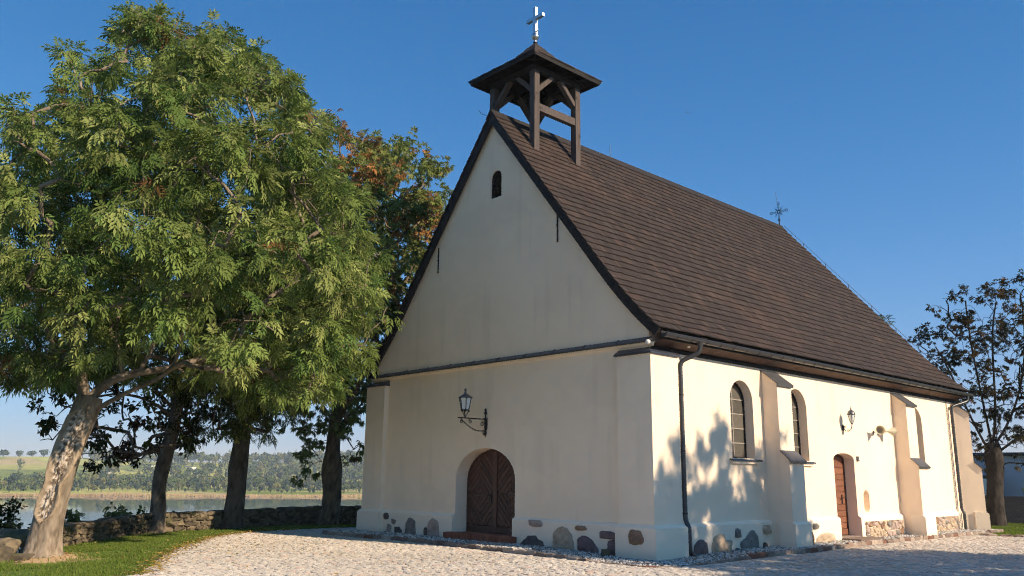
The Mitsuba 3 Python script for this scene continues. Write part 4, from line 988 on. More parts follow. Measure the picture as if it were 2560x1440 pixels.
LOB_ASH = [(-6.35,-9.12,10.97,0.56,0),(-9.74,-7.92,12.74,0.67,0),(-6.95,-9.3,11.5,0.28,0),(-9.48,-8.49,12.94,0.32,0),(-6.4,-8.74,11.35,0.32,0),(-9.54,-7.73,12.97,0.38,0),(-6.41,-9.62,10.46,0.27,0),(-10.01,-8.54,12.34,0.32,0),(-8.32,-9.06,11.42,0.3,0),(-5.78,-7.88,10.86,0.45,0),(-9.31,-6.42,12.9,0.55,0),(-7.48,-7.06,11.9,0.5,0),(-5.53,-7.5,10.81,0.36,0),(-9.18,-5.94,12.73,0.44,0),(-7.54,-6.74,11.76,0.4,0),(-5.66,-8.56,10.28,0.61,0),(-9.85,-7.03,12.39,0.76,0),(-8.34,-7.52,11.74,0.71,0),(-6.13,-10.22,9.15,0.5,0),(-10.52,-9.07,11.09,0.62,0),(-8.86,-9.5,10.3,0.57,0),(-6.79,-10.44,9.91,0.2,0),(-10.16,-9.6,11.53,0.23,0),(-6.33,-10.03,9.88,0.19,0),(-10.28,-8.94,11.74,0.24,0),(-8.16,-9.55,10.71,0.21,0),(-6.62,-11.05,8.25,0.51,0),(-10.54,-10.16,9.62,0.62,0),(-8.88,-10.53,8.98,0.57,0),(-7.3,-11.3,8.67,0.18,0),(-10.13,-10.77,9.71,0.2,0),(-5.16,-8.76,8.98,1.0,0),(-10.26,-6.88,11.29,1.31,0),(-8.11,-7.78,10.36,1.18,0),(-5.09,-7.16,10.02,0.65,0),(-9.09,-5.2,12.11,0.81,0),(-6.92,-6.3,10.91,0.73,0),(-5.4,-7.04,10.68,0.27,0),(-8.95,-5.55,12.57,0.33,0),(-7.65,-6.06,11.99,0.31,0),(-4.91,-6.58,9.71,0.39,0),(-8.72,-4.61,11.6,0.48,0),(-7.16,-5.42,10.84,0.45,0),(-4.72,-6.24,9.29,0.43,0),(-8.53,-4.22,11.03,0.53,0),(-6.52,-5.23,10.12,0.48,0),(-5.35,-9.79,7.97,0.97,0),(-10.8,-8.13,10.01,1.29,0),(-7.89,-9.04,8.82,1.12,0),(-6.23,-10.9,7.06,0.94,0),(-10.77,-9.89,8.51,1.19,0),(-8.61,-10.34,7.72,1.07,0),(-4.62,-8.25,7.58,1.04,0),(-10.2,-5.97,9.69,1.4,0),(-7.74,-6.98,8.76,1.24,0),(-4.49,-6.91,8.25,0.91,0),(-9.21,-4.62,10.17,1.17,0),(-6.86,-5.77,9.19,1.04,0),(-4.42,-6.0,7.55,0.79,0),(-8.4,-3.73,9.0,0.99,0),(-6.69,-4.74,8.44,0.9,0),(-5.0,-9.36,6.28,1.09,0),(-10.78,-7.48,8.0,1.48,0),(-8.16,-8.26,7.26,1.3,0),(-6.16,-10.63,5.74,0.97,0),(-10.71,-9.56,6.77,1.22,0),(-8.29,-10.05,6.28,1.09,0),(-4.51,-7.85,6.14,1.01,0),(-9.93,-5.44,7.81,1.36,0),(-7.42,-6.6,6.96,1.2,0),(-4.42,-6.31,6.26,0.97,0),(-8.68,-3.99,7.38,1.23,0),(-6.38,-5.28,6.86,1.09,0),(-4.77,-5.14,5.96,0.72,0),(-7.49,-3.36,6.74,0.84,0),(-7.44,-10.62,4.65,0.77,0),(-9.78,-10.15,4.98,0.86,0),(-5.8,-9.75,4.75,0.83,0),(-10.49,-8.36,5.6,1.06,0),(-8.19,-9.04,5.27,0.95,0),(-5.02,-8.64,5.07,0.78,0),(-10.27,-6.67,6.26,1.03,0),(-7.87,-7.65,5.62,0.91,0),(-4.86,-7.15,4.76,0.87,0),(-9.2,-5.06,5.59,1.11,0),(-7.42,-5.95,5.26,1.01,0),(-5.22,-5.35,4.73,0.89,0),(-7.59,-4.0,5.13,1.01,0),(-6.3,-3.83,5.49,0.57,0),(-5.25,-4.11,6.0,0.37,0),(-6.52,-3.28,6.37,0.4,0),(-6.02,-5.77,3.77,0.6,0),(-7.61,-4.89,4.01,0.66,0),(-6.67,-4.42,4.04,0.64,0),(-8.68,-11.53,6.66,1.0,0),(-8.83,-11.19,4.93,0.82,0),(-5.43,-7.3,3.99,0.57,0),(-9.04,-5.61,4.47,0.69,0),(-7.58,-6.36,4.24,0.64,0),(-7.61,-10.01,3.93,0.52,0),(-9.38,-9.55,4.16,0.56,0),(-9.22,-11.79,8.38,0.76,0),(-5.79,-3.78,4.71,0.34,0),(-4.5,-5.17,6.87,0.5,0),(-7.68,-3.29,7.77,0.6,0),(-7.08,-8.93,11.93,0.17,0),(-9.18,-8.18,13.08,0.19,0),(-6.9,-9.58,11.14,0.15,0),(-9.67,-8.76,12.64,0.17,0),(-6.16,-7.65,11.61,0.19,0),(-8.95,-6.51,13.22,0.22,0),(-7.22,-10.48,10.43,0.08,0),(-9.85,-9.79,11.75,0.09,0),(-5.6,-6.98,11.08,0.08,0),(-8.7,-5.42,12.68,0.1,0),(-5.12,-6.33,10.29,0.08,0),(-8.42,-4.57,11.98,0.1,0),(-6.67,-5.44,11.13,0.09,0),(-7.68,-11.28,9.09,0.06,0),(-9.84,-10.89,9.88,0.07,0),(-6.07,-8.37,11.11,0.24,0),(-9.51,-7.17,12.94,0.28,0),(-4.63,-4.96,7.84,0.22,0),(-7.37,-3.12,8.86,0.25,0),(-5.51,-3.51,6.98,0.26,0),(-5.47,-3.33,5.52,0.25,0),(-8.97,-10.19,4.0,0.46,0),(-7.23,-10.03,4.0,0.51,0),(-9.67,-9.4,4.42,0.57,0),(-8.64,-10.78,4.27,0.63,0)]
LOB_CHERRY = [(-13.71,-8.0,3.45,0.67,0),(-16.78,-7.18,3.68,0.75,0),(-15.52,-7.86,2.82,0.43,0),(-13.08,-7.22,2.84,0.71,0),(-16.75,-5.93,3.12,0.82,0),(-15.59,-6.44,3.02,0.79,0),(-13.61,-7.42,2.46,0.48,0),(-16.55,-6.52,2.46,0.54,0),(-12.83,-6.27,2.45,0.6,0),(-16.4,-5.01,2.51,0.68,0),(-14.44,-5.74,2.51,0.64,0),(-13.3,-6.84,2.11,0.42,0),(-16.43,-5.8,2.15,0.48,0),(-12.43,-5.35,2.81,0.66,0),(-16.06,-3.99,2.94,0.75,0),(-14.09,-4.7,2.96,0.7,0),(-12.54,-4.86,2.6,0.36,0),(-15.66,-3.61,2.81,0.41,0),(-12.33,-6.14,3.51,1.06,0),(-16.59,-4.52,3.81,1.25,0),(-14.47,-5.29,3.76,1.16,0),(-13.14,-7.82,4.06,0.71,0),(-17.06,-6.62,4.35,0.83,0),(-15.13,-7.23,4.24,0.77,0),(-12.2,-4.75,3.71,0.72,0),(-15.81,-3.39,3.87,0.82,0),(-14.45,-3.87,3.83,0.78,0),(-12.13,-6.11,5.37,1.65,0),(-16.69,-4.36,5.92,1.97,0),(-14.79,-5.18,5.71,1.83,0),(-12.63,-7.18,6.73,1.67,0),(-17.06,-5.77,7.52,1.98,0),(-14.85,-6.48,7.08,1.82,0),(-12.96,-5.66,8.85,1.75,0),(-15.95,-4.57,9.88,1.97,0),(-12.73,-7.49,4.72,1.06,0),(-17.18,-6.17,5.15,1.26,0),(-15.39,-6.74,5.07,1.18,0),(-13.74,-8.25,4.3,0.61,0),(-16.91,-7.54,4.74,0.68,0)]
LOB_LIME = [(-14.14,-3.32,3.41,0.59,0),(-16.6,-2.27,3.63,0.64,0),(-13.79,-2.82,3.26,0.52,0),(-16.39,-1.61,3.62,0.57,0),(-13.33,-2.66,3.82,0.77,0),(-16.4,-1.0,4.09,0.87,0),(-13.28,-1.72,3.68,0.52,0),(-15.79,-0.48,3.89,0.57,0),(-14.05,-3.85,4.15,0.71,0),(-16.96,-2.5,4.47,0.79,0),(-12.94,-2.66,4.69,1.14,0),(-16.67,-0.88,5.02,1.32,0),(-14.69,-1.75,4.95,1.23,0),(-13.44,-3.64,4.73,1.02,0),(-17.17,-2.01,5.19,1.17,0),(-15.15,-2.83,4.9,1.09,0),(-12.9,-1.81,4.46,0.77,0),(-16.0,-0.22,4.95,0.87,0),(-12.95,-3.32,6.41,1.78,0),(-17.13,-1.3,7.31,2.08,0),(-14.83,-2.38,6.91,1.92,0),(-13.42,-3.51,8.36,1.69,0),(-17.06,-1.84,9.46,1.95,0),(-15.0,-2.78,8.82,1.8,0),(-12.61,-2.09,6.47,1.41,0),(-16.32,-0.13,7.19,1.63,0),(-14.8,-0.88,6.9,1.54,0),(-13.57,-2.04,3.17,0.33,0),(-15.96,-1.03,3.43,0.36,0)]
LOB_CHESTNUT = [(-15.51,0.37,2.84,0.65,0),(-16.01,0.26,3.49,0.44,0),(-14.27,0.82,3.41,0.84,0),(-16.08,1.78,3.48,0.9,0),(-13.58,1.2,3.76,0.62,0),(-15.79,2.82,4.0,0.68,0),(-14.65,1.91,2.61,0.47,0),(-15.54,0.99,2.14,0.43,0),(-15.01,1.98,2.04,0.41,0),(-15.56,0.24,1.51,0.14,0),(-12.93,0.94,4.63,0.81,0),(-16.27,3.13,5.2,0.92,0),(-14.39,1.89,4.99,0.86,0),(-13.9,-0.02,4.49,0.82,0),(-16.79,1.78,4.68,0.92,0),(-13.94,-0.27,14.27,0.44,3),(-17.03,1.51,15.64,0.5,3),(-13.5,-0.08,13.78,0.51,3),(-17.07,1.91,15.32,0.58,3),(-15.37,0.9,14.53,0.55,3),(-14.31,-0.92,13.65,0.66,2),(-17.36,0.91,15.05,0.74,2),(-14.62,-1.22,13.41,0.51,2),(-17.55,0.32,14.66,0.57,2),(-13.71,-0.8,12.68,0.57,3),(-17.57,1.33,14.4,0.66,3),(-16.0,0.65,13.58,0.62,3),(-13.0,0.2,12.89,0.71,2),(-16.81,2.78,14.69,0.83,2),(-15.52,1.84,13.98,0.79,2),(-12.91,0.8,13.54,0.36,3),(-16.42,3.04,15.35,0.42,3),(-15.09,2.3,14.71,0.4,3),(-12.49,1.12,12.75,1.0,1),(-16.18,3.67,14.48,1.16,1),(-14.82,2.6,13.6,1.09,1),(-12.65,0.23,11.6,1.12,2),(-17.01,2.92,13.31,1.32,2),(-14.77,1.53,12.58,1.22,2),(-12.13,1.65,11.86,1.13,1),(-15.75,4.3,13.52,1.31,1),(-14.6,3.22,12.98,1.25,1),(-12.19,2.87,12.73,0.73,1),(-14.54,4.88,13.82,0.81,1),(-11.83,2.35,10.95,0.99,1),(-15.18,4.86,12.25,1.13,1),(-13.88,3.85,11.75,1.07,1),(-12.7,-0.18,10.34,1.51,0),(-17.37,2.6,11.98,1.8,0),(-15.57,1.45,11.38,1.68,0),(-12.08,0.96,10.24,1.3,0),(-16.48,3.85,11.68,1.54,0),(-14.52,2.77,11.02,1.44,0),(-11.75,2.16,10.32,0.84,2),(-15.34,4.88,11.58,0.97,2),(-13.9,3.76,11.12,0.91,2),(-11.72,3.06,10.64,0.71,2),(-14.5,5.28,11.59,0.8,2),(-11.8,1.59,8.88,1.09,1),(-15.94,4.46,10.2,1.28,1),(-14.13,3.13,9.57,1.2,1),(-12.34,0.29,8.49,1.34,0),(-17.07,3.18,9.77,1.61,0),(-14.55,1.86,9.0,1.47,0),(-12.21,0.86,7.17,1.07,0),(-16.49,3.77,8.05,1.27,0),(-14.43,2.51,7.64,1.18,0),(-12.25,1.27,5.97,0.67,1),(-16.2,3.81,6.78,0.78,1),(-14.76,2.79,6.48,0.74,1),(-11.98,1.23,7.74,0.54,2),(-16.22,4.14,8.84,0.64,2),(-13.99,2.48,8.18,0.58,2),(-12.93,-0.59,8.98,1.62,0),(-17.64,2.15,10.36,1.94,0),(-15.5,0.79,9.67,1.79,0),(-13.85,-1.32,10.87,1.4,0),(-17.89,0.96,12.57,1.63,0),(-16.26,-0.07,11.86,1.53,0),(-13.26,-0.75,7.26,1.48,0),(-17.73,1.67,8.33,1.74,0),(-15.79,0.61,7.78,1.63,0),(-12.53,1.04,5.43,0.54,1),(-16.31,3.48,6.24,0.62,1),(-14.74,2.52,5.83,0.59,1)]
LOB_BARE = [(-2.72,23.46,7.68,0.86,0),(-1.29,23.41,8.37,0.95,0),(-1.59,22.81,9.38,0.38,0),(-2.25,23.31,9.1,0.34,0),(-0.29,24.58,9.05,0.97,0),(0.87,23.13,9.48,0.65,0),(-0.38,22.76,7.14,1.29,0),(-1.96,23.84,6.38,1.34,0),(-2.9,22.57,7.67,0.41,0),(0.4,24.76,7.46,1.35,0),(-1.14,23.27,5.09,1.31,0),(0.14,23.2,5.12,1.29,0),(-0.25,24.05,3.6,0.75,0),(0.71,24.27,3.45,0.75,0),(-0.96,22.81,3.11,0.46,0),(1.26,24.26,5.78,1.51,0),(1.66,24.1,8.2,1.51,0),(-2.7,23.51,6.63,0.76,0),(-1.71,22.17,4.81,0.73,0),(0.32,23.72,2.56,0.34,0),(-0.97,23.39,2.44,0.34,0),(-0.88,22.67,9.63,0.22,0),(-0.17,23.04,9.49,0.26,0),(2.16,24.3,6.57,1.69,0)]
LOB_BACK = [(-6.99,28.03,9.74,0.7,0),(-6.67,28.07,9.27,0.57,0),(-7.93,28.33,9.22,0.89,0),(-8.66,27.31,8.62,1.1,0),(-7.41,29.22,8.39,1.12,0),(-8.44,28.06,7.94,1.33,0)]
LOB_ASH += [(-10.38,-3.43,5.08,1.14,0),(-10.48,-2.57,6.36,1.28,0),(-9.85,-2.48,5.36,1.02,0),(-10.7,-2.97,8.03,1.41,0),(-9.84,-2.46,7.0,1.02,0),(-11.15,-3.85,6.04,1.47,0),(-10.84,-4.38,4.8,1.08,0),(-10.56,-3.79,9.3,1.26,0),(-9.4,-2.69,4.5,0.59,0),(-10.79,-3.15,4.34,0.67,0),(-11.51,-7.45,4.75,0.76,0),(-11.23,-6.63,4.71,0.7,0),(-11.26,-8.36,4.43,0.63,0),(-10.94,-5.86,4.33,0.65,0),(-10.95,-7.33,5.54,0.92,0)]
# the big leaning ash on the left; its trunk carries a long open wound full of pale rotten wood
def wound(t, an, rr):
    # the wound faces the viewer's left: an is measured from world x
    a0 = -.56
    c = np.interp(t, [0, 1.0, 1.6, 2.2, 3.0, 4], [a0 - .25, a0 - .2, a0 - .12, a0 + .0, a0 + .05, a0])
    wd = np.interp(t, [.80, 1.0, 1.25, 1.6, 1.9, 2.5, 3.0, 3.2], [0, .50, .60, .40, .68, .86, .7, 0])
    d = np.abs((an[None] - c[:, None] + np.pi) % (2 * np.pi) - np.pi)
    e = d / np.maximum(wd[:, None], 1e-3)
    inside = np.clip(1.15 - e, 0, 1) * (wd[:, None] > .02)
    rim = np.exp(-((e - 1.25) / .22) ** 2) * (wd[:, None] > .1)
    depth = np.interp(t, [.8, 1.2, 1.8, 2.4, 3.1], [.07, .08, .10, .05, .03])[:, None]
    bump = meshkit.fbm(np.stack([np.broadcast_to(np.cos(an) * 9, rr.shape), np.broadcast_to(np.sin(an) * 9, rr.shape), np.broadcast_to(t[:, None] * 9, rr.shape)], -1), 3) - .5
    return rr - depth * np.clip(inside * 2.2, 0, 1) + .05 * rim + .10 * bump * (inside > 0)
def wound_color(v, c, t, an):
    m, n = len(t), len(an); a0 = -.56
    cc = np.interp(t, [0, 1.0, 1.6, 2.2, 3.0, 4], [a0 - .25, a0 - .2, a0 - .12, a0 + .0, a0 + .05, a0]); wd = np.interp(t, [.80, 1.0, 1.25, 1.6, 1.9, 2.5, 3.0, 3.2], [0, .50, .60, .40, .68, .86, .7, 0])
    d = np.abs((an[None] - cc[:, None] + np.pi) % (2 * np.pi) - np.pi); e = d / np.maximum(wd[:, None], 1e-3)
    ins = (np.clip((1.0 - e) * 6, 0, 1) * (wd[:, None] > .02)).reshape(-1, 1)
    rim = (np.exp(-((e - 1.3) / .35) ** 2) * (wd[:, None] > .1)).reshape(-1, 1)
    g = meshkit.fbm(v * (24, 24, 15), 3)[:, None]
    pale = np.where(g > .53, np.array([[.52, .46, .39]]), np.where(g > .43, np.array([[.29, .235, .18]]), np.array([[.10, .078, .06]])))
    c = c * (1 - ins) + pale * ins
    c = c * (1 - .8 * rim) + np.array([.37, .29, .205]) * .8 * rim
    low = np.clip(1.5 - t / .45, 0, 1)[:, None].repeat(n, 1).reshape(-1, 1)
    return c * (1 + .45 * low)
ASHP = [(-8.54, -9.40, -.15), (-8.53, -9.39, .3), (-8.51, -9.36, .8), (-8.44, -9.24, 1.7), (-8.40, -9.1, 2.4), (-8.37, -8.98, 2.9), (-8.34, -8.9, 3.3)]
ash = tree('ash_tree', 'big leaning tree with a pale wounded trunk and bright feathery leaves, leftmost of the row', ASHP, [.33, .31, .285, .27, .265, .28, .26],
     [[(-8.34, -8.9, 3.2), (-8.24, -8.52, 3.66), (-8.09, -8.07, 3.87), (-7.93, -7.61, 3.98), (-7.6, -6.9, 4.25), (-7.2, -6.0, 4.7)],
      [(-8.08, -8.04, 3.86), (-8.01, -7.85, 4.36), (-7.97, -7.73, 4.82), (-7.9, -7.5, 5.6), (-7.8, -7.2, 7.0), (-7.9, -7.1, 9.0)],
      [(-8.42, -9.05, 2.75), (-8.22, -8.6, 3.15), (-7.98, -8.1, 3.50), (-7.5, -7.6, 3.9), (-6.9, -7.6, 4.6), (-6.2, -7.6, 5.6)],
      [(-8.38, -9.0, 3.15), (-8.44, -9.1, 3.75), (-8.6, -9.3, 4.5), (-8.7, -9.4, 6.0), (-8.5, -8.8, 8.0), (-8.3, -8.5, 10.5)],
      [(-8.2, -8.3, 3.8), (-8.35, -8.45, 4.5), (-8.6, -8.4, 5.6), (-9.2, -7.6, 7.5), (-9.5, -7.2, 10.0)],
      [(-8.44, -9.1, 3.6), (-8.3, -9.8, 4.4), (-7.8, -10.3, 5.4)]],
     LOB_ASH, 'pinnate', 5.0, .285, G_ASH, 101, shape=wound, colorize=wound_color, tkw=dict(n=90, m=150, lump=.07, flare=.30), c0=(.115, .092, .068), c1=(.30, .25, .195), sub=2)
G_CH = {0: [(4, (.030, .045, .014)), (2, (.045, .062, .018)), (1, (.05, .03, .02))]}
tree('broadleaf_tree', 'dark round leaved tree with a bent trunk behind the leaning tree, drooping over the wall', [(-14.62, -4.95, -.15), (-14.55, -4.8, .4), (-14.55, -4.83, 1.2), (-14.52, -4.76, 2.1), (-14.47, -4.6, 3.2), (-14.51, -4.72, 4.6)], [.27, .22, .19, .21, .19, .18],
     [[(-14.50, -4.7, 4.3), (-14.2, -5.2, 6.0), (-14.4, -5.3, 8.5)], [(-14.47, -4.62, 3.3), (-14.4, -5.8, 3.9), (-14.2, -7.2, 3.7)], [(-14.47, -4.62, 3.6), (-13.8, -5.6, 4.2), (-13.0, -6.2, 4.6)], [(-14.5, -4.7, 4.0), (-15.6, -5.6, 5.2), (-16.5, -5.8, 6.5)], [(-14.47, -4.62, 3.2), (-14.6, -4.2, 3.2), (-14.3, -3.8, 3.0)]],
     LOB_CHERRY, 'simple', 1.7, .15, G_CH, 102, tkw=dict(n=48, m=90, lump=.13, flare=.5), c0=(.055, .047, .04), c1=(.22, .185, .15))
G_LI = {0: [(4, (.070, .105, .028)), (2, (.10, .14, .038)), (1, (.12, .145, .04))]}
tree('broadleaf_tree', 'thick dark lumpy trunk carrying low green leaves, middle tree standing against the wall', [(-15.22, -2.13, -.15), (-15.22, -2.13, .3), (-15.2, -2.09, 1.27), (-15.2, -2.1, 1.9), (-15.2, -2.06, 2.5), (-15.18, -2.04, 3.2), (-15.15, -1.99, 4.2)], [.32, .29, .29, .31, .27, .24, .22],
     [[(-15.15, -2.0, 4.0), (-14.9, -1.8, 6.0), (-15.0, -2.0, 9.0)], [(-15.18, -2.04, 3.3), (-15.0, -2.9, 4.2), (-14.2, -3.5, 4.6)], [(-15.18, -2.04, 3.3), (-14.6, -1.4, 4.2), (-13.6, -1.2, 4.6)]],
     LOB_LIME, 'pinnate', 2.6, .28, G_LI, 103, tkw=dict(n=48, m=90, lump=.12, flare=.35), c0=(.05, .043, .037), c1=(.17, .14, .11))
G_CN = {0: [(4, (.125, .175, .052)), (3, (.165, .205, .062)), (.2, (.26, .14, .06))], 1: [(4, (.185, .24, .07)), (3, (.235, .265, .085)), (.7, (.38, .20, .08)), (.4, (.30, .25, .09))],
        2: [(3, (.40, .20, .078)), (2, (.32, .17, .07)), (3.5, (.18, .21, .065)), (1.2, (.38, .22, .085))], 3: [(3, (.26, .15, .075)), (2, (.18, .15, .06)), (1, (.34, .17, .07))]}
tree('chestnut_tree', 'tall tree turning orange brown at the top, beside the left corner of the church', [(-15.25, 1.35, -.15), (-15.21, 1.41, .3), (-15.2, 1.44, 1.3), (-15.2, 1.4, 1.9), (-15.22, 1.4, 2.6), (-15.19, 1.45, 3.6), (-15.1, 1.6, 5.0), (-15.0, 1.8, 7.0)], [.34, .31, .32, .35, .25, .23, .22, .19],
     [[(-15.0, 1.8, 6.8), (-14.9, 1.6, 9.5), (-15.2, 1.2, 12.5), (-15.4, 1.0, 14.5)], [(-15.1, 1.6, 4.9), (-14.4, 2.6, 7.0), (-13.9, 3.6, 9.5), (-13.7, 3.8, 12.0)], [(-15.1, 1.6, 5.0), (-15.4, .6, 7.0), (-15.4, -.2, 10.0)], [(-15.2, 1.45, 3.4), (-14.8, 2.2, 4.2), (-14.2, 2.8, 5.3)], [(-15.19, 1.45, 3.5), (-15.0, .7, 4.2), (-14.6, .2, 4.6)]],
     LOB_CHESTNUT, 'palmate', 3.0, .215, G_CN, 104, tkw=dict(n=48, m=100, lump=.13, flare=.4), c0=(.05, .042, .035), c1=(.26, .20, .13))
G_BA = {0: [(4, (.050, .046, .022)), (2, (.085, .065, .032)), (2, (.035, .038, .02)), (.6, (.20, .12, .05))]}
tree('chestnut_tree', 'half bare dark tree with many thin upright branches behind the far end of the church', [(-.94, 23.3, -.6), (-.9, 23.3, .4), (-.82, 23.35, 1.6), (-.75, 23.37, 2.6), (-.75, 23.35, 3.3)], [.42, .34, .30, .34, .26],
     [[(-.75, 23.37, 2.7), (-1.3, 23.3, 4.0), (-1.9, 23.3, 5.8), (-2.5, 23.2, 7.4)], [(-.75, 23.37, 3.0), (-1.0, 23.6, 5.0), (-1.2, 23.6, 7.5), (-1.2, 23.5, 9.3)], [(-.75, 23.35, 3.2), (-.5, 23.5, 5.0), (-.3, 23.4, 7.5), (.1, 23.1, 9.0)], [(-.75, 23.35, 3.1), (.1, 23.5, 4.5), (.7, 23.6, 6.5), (.9, 23.5, 9.2)], [(-.75, 23.37, 2.8), (.3, 23.5, 3.6), (1.4, 23.8, 5.0), (1.9, 23.7, 7.0)]],
     LOB_BARE, 'palmate', 3.8, .18, G_BA, 105, tkw=dict(n=40, m=70, lump=.12), tip=.009, sub=6, limbk=.42, c0=(.022, .02, .019), c1=(.07, .06, .052))
tree('broadleaf_tree', 'green treetop peeping over the far hip of the church roof', [(-8.0, 27.9, -.5), (-8.0, 27.9, 3), (-7.9, 27.9, 6)], [.3, .24, .2], [[(-7.9, 27.9, 5.8), (-7.6, 27.9, 8.5)]], LOB_BACK, 'pinnate', 1.4, .36, G_LI, 106, tkw=dict(n=20, m=24))
# trees standing outside the picture on the right: they cast the shade on the side wall and forecourt
rs = RNG(66); SX, SY, SZ = 17.0, .2135, .5624
spots = [(2.9, 3.15, .22), (2.85, 2.75, .33), (2.6, 2.3, .5), (.9, 2.45, .26), (.75, 2.0, .42), (2.0, 2.5, .22), (1.8, 2.05, .42), (3.6, 2.2, .38), (4.7, 2.35, .26), (4.4, 1.8, .45), (5.6, 2.0, .25), (5.3, 1.5, .4), (.1, 1.2, .45), (6.3, .6, .4)]
spots += [(y + rs.normal(0, .12), z + rs.normal(0, .12), rs.uniform(.46, .64)) for y in np.arange(-.2, 6.4, .52) for z in np.arange(-6.5, 1.25, .55) if y < 6.6 - max(0, z + .6) * .45] + [(rs.uniform(-1.6, 7.3), rs.uniform(-7, -1.6), rs.uniform(.5, .8)) for _ in range(60)]
lobs = [(x, y + SY * x, z + SZ * x, r, 0) for y, z, r in spots for x in [SX + rs.uniform(-1.5, 1.5)]]
tree('broadleaf_tree', 'round leafy tree outside the picture on the sunny side of the forecourt', [(17, 6.4, -.2), (17, 6.4, 1.2), (17, 6.4, 2.6)], [.3, .24, .2], [[(17, 6.4, 2.4), (17, 6.4, 6), (17, 6.5, 10.5)]], lobs, 'simple', 8.0, .17, G_LI, 200, tkw=dict(n=16, m=16), sub=1)
# ------------------------------------------------------------------ boundary wall, boulders, shrubs, grass
def stone_hull(c, sz, rng, tilt=.15, n=16):
    u = unit(n, rng); u = np.sign(u) * np.abs(u) ** .55
    u = u / np.maximum(np.abs(u).max(1, keepdims=True), .001) * rng.uniform(.82, 1.0, (n, 1))
    return u * np.asarray(sz) / 2
WP = [(-9.6, -9.15), (-11.0, -8.15), (-12.45, -6.85), (-14.3, -5.3), (-14.85, -4.35), (-15.45, -2.3), (-15.9, -.1), (-15.85, 2.75), (-15.75, 7)]
wl = LineString(WP)
ST = thing('stone_wall', 'low rubble stone wall running behind the row of trees above the lake', 'wall')
def wtop(s): return np.interp(s, [0, 1.5, 6, 10, 13, 18], [.42, .47, .52, .56, .62, .60])
core = MB(); ss = np.arange(0, wl.length, .4)
L_, R_ = [], []
for s in ss:
    p, q = wl.interpolate(s), wl.interpolate(min(s + .05, wl.length - .001)); 
    if s + .05 >= wl.length: continue
    d = nrm([q.x - p.x, q.y - p.y]); o = np.array([d[1], -d[0]])
    L_.append((p.x, p.y, wtop(s))); R_.append((p.x - o[0] * .42, p.y - o[1] * .42, wtop(s)))
n = len(L_); L_, R_ = np.array(L_), np.array(R_); dz = np.array([0, 0, 1.0]); o0 = L_ - R_
V = np.vstack([L_ * (1, 1, 0) - dz * .3, L_ - dz * .05, R_ - dz * .05, R_ * (1, 1, 0) - dz * 1.2])
core.add(V, [[l * n + a, l * n + a + 1, (l + 1) * n + a + 1, (l + 1) * n + a] for l in range(3) for a in range(n - 1)] + [[0, n, 2 * n, 3 * n], [n - 1, 4 * n - 1, 3 * n - 1, 2 * n - 1]])
put(ST + '__core', core, 'mortar')
rg = RNG(33); z0 = 0.0
for row in range(4):
    s = rg.uniform(0, .2)
    while s < wl.length - .35:
        w = rg.uniform(.22, .46); p, q = wl.interpolate(s), wl.interpolate(s + w); d = nrm([q.x - p.x, q.y - p.y, 0]); o = np.array([d[1], -d[0], 0])
        H = wtop(s) / 4 + .015; zc = (row + .5) * wtop(s) / 4
        v = stone_hull(0, (w * .98, rg.uniform(.16, .26), H * rg.uniform(.92, 1.1)), rg)
        c = np.array([(p.x + q.x) / 2, (p.y + q.y) / 2, zc]) + o * rg.uniform(-.02, .03)
        W = c + v[:, :1] * d + v[:, 1:2] * o + v[:, 2:] * np.array([0, 0, 1]) + (rg.normal(0, .012) if row == 3 else 0) * np.array([0, 0, 1])
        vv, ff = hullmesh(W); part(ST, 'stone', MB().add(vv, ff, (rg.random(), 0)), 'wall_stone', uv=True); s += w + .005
s = 0.1
while s < wl.length - .5:                                            # coping stones seen along the top
    w = rg.uniform(.3, .6); p, q = wl.interpolate(s), wl.interpolate(s + w); d = nrm([q.x - p.x, q.y - p.y, 0]); o = np.array([d[1], -d[0], 0])
    v = stone_hull(0, (w, .52, .10), rg); c = np.array([(p.x + q.x) / 2, (p.y + q.y) / 2, wtop(s) - .02]) - o * .2
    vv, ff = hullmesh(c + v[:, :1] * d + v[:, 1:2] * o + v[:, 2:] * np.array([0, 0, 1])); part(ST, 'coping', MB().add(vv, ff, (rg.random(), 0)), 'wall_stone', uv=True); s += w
def rock(label, c, sz, seed, rot=0., n=26):
    rg = RNG(seed); k = thing('boulder', label, 'boulder'); v = stone_hull(0, sz, rg, n=n)
    R = np.array([[math.cos(rot), -math.sin(rot), 0], [math.sin(rot), math.cos(rot), 0], [0, 0, 1]])
    m = trimesh.convex.convex_hull(v); m = m.subdivide_to_size(max(sz) / 6); vv = np.array(m.vertices)
    vv += nrm(vv) * (meshkit.fbm(vv * 4 + seed, 3)[:, None] - .5) * .22 * min(sz)
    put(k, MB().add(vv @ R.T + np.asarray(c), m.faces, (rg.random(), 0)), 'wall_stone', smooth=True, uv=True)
rock('squared tan boulder at the lower left edge, first of the ruined wall end', (-7.75, -10.42, .10), (.55, .5, .42), 1, .6)
rock('upright tan boulder between the dark gap and the leaning tree', (-8.72, -9.98, .14), (.36, .5, .46), 2, .7)
rock('flat mossy boulder on the wall end behind the leaning tree', (-10.2, -9.45, .28), (1.3, .75, .40), 3, .6)
rock('low reddish boulder half sunk in sand left of the leaning tree', (-8.05, -10.0, .01), (.75, .45, .20), 4, .6)
rock('large shaded boulder behind the squared tan one', (-9.0, -10.55, .06), (.9, .6, .52), 5, .5)
rock('little pale loose boulder on the gravel beside the right corner pier', (-1.18, -.20, .10), (.20, .16, .17), 6, .3)
G_SH = {0: [(4, (.15, .19, .06)), (2, (.22, .235, .085)), (1, (.09, .13, .035))]}
G_DK = {0: [(4, (.022, .040, .014)), (2, (.035, .06, .018))]}
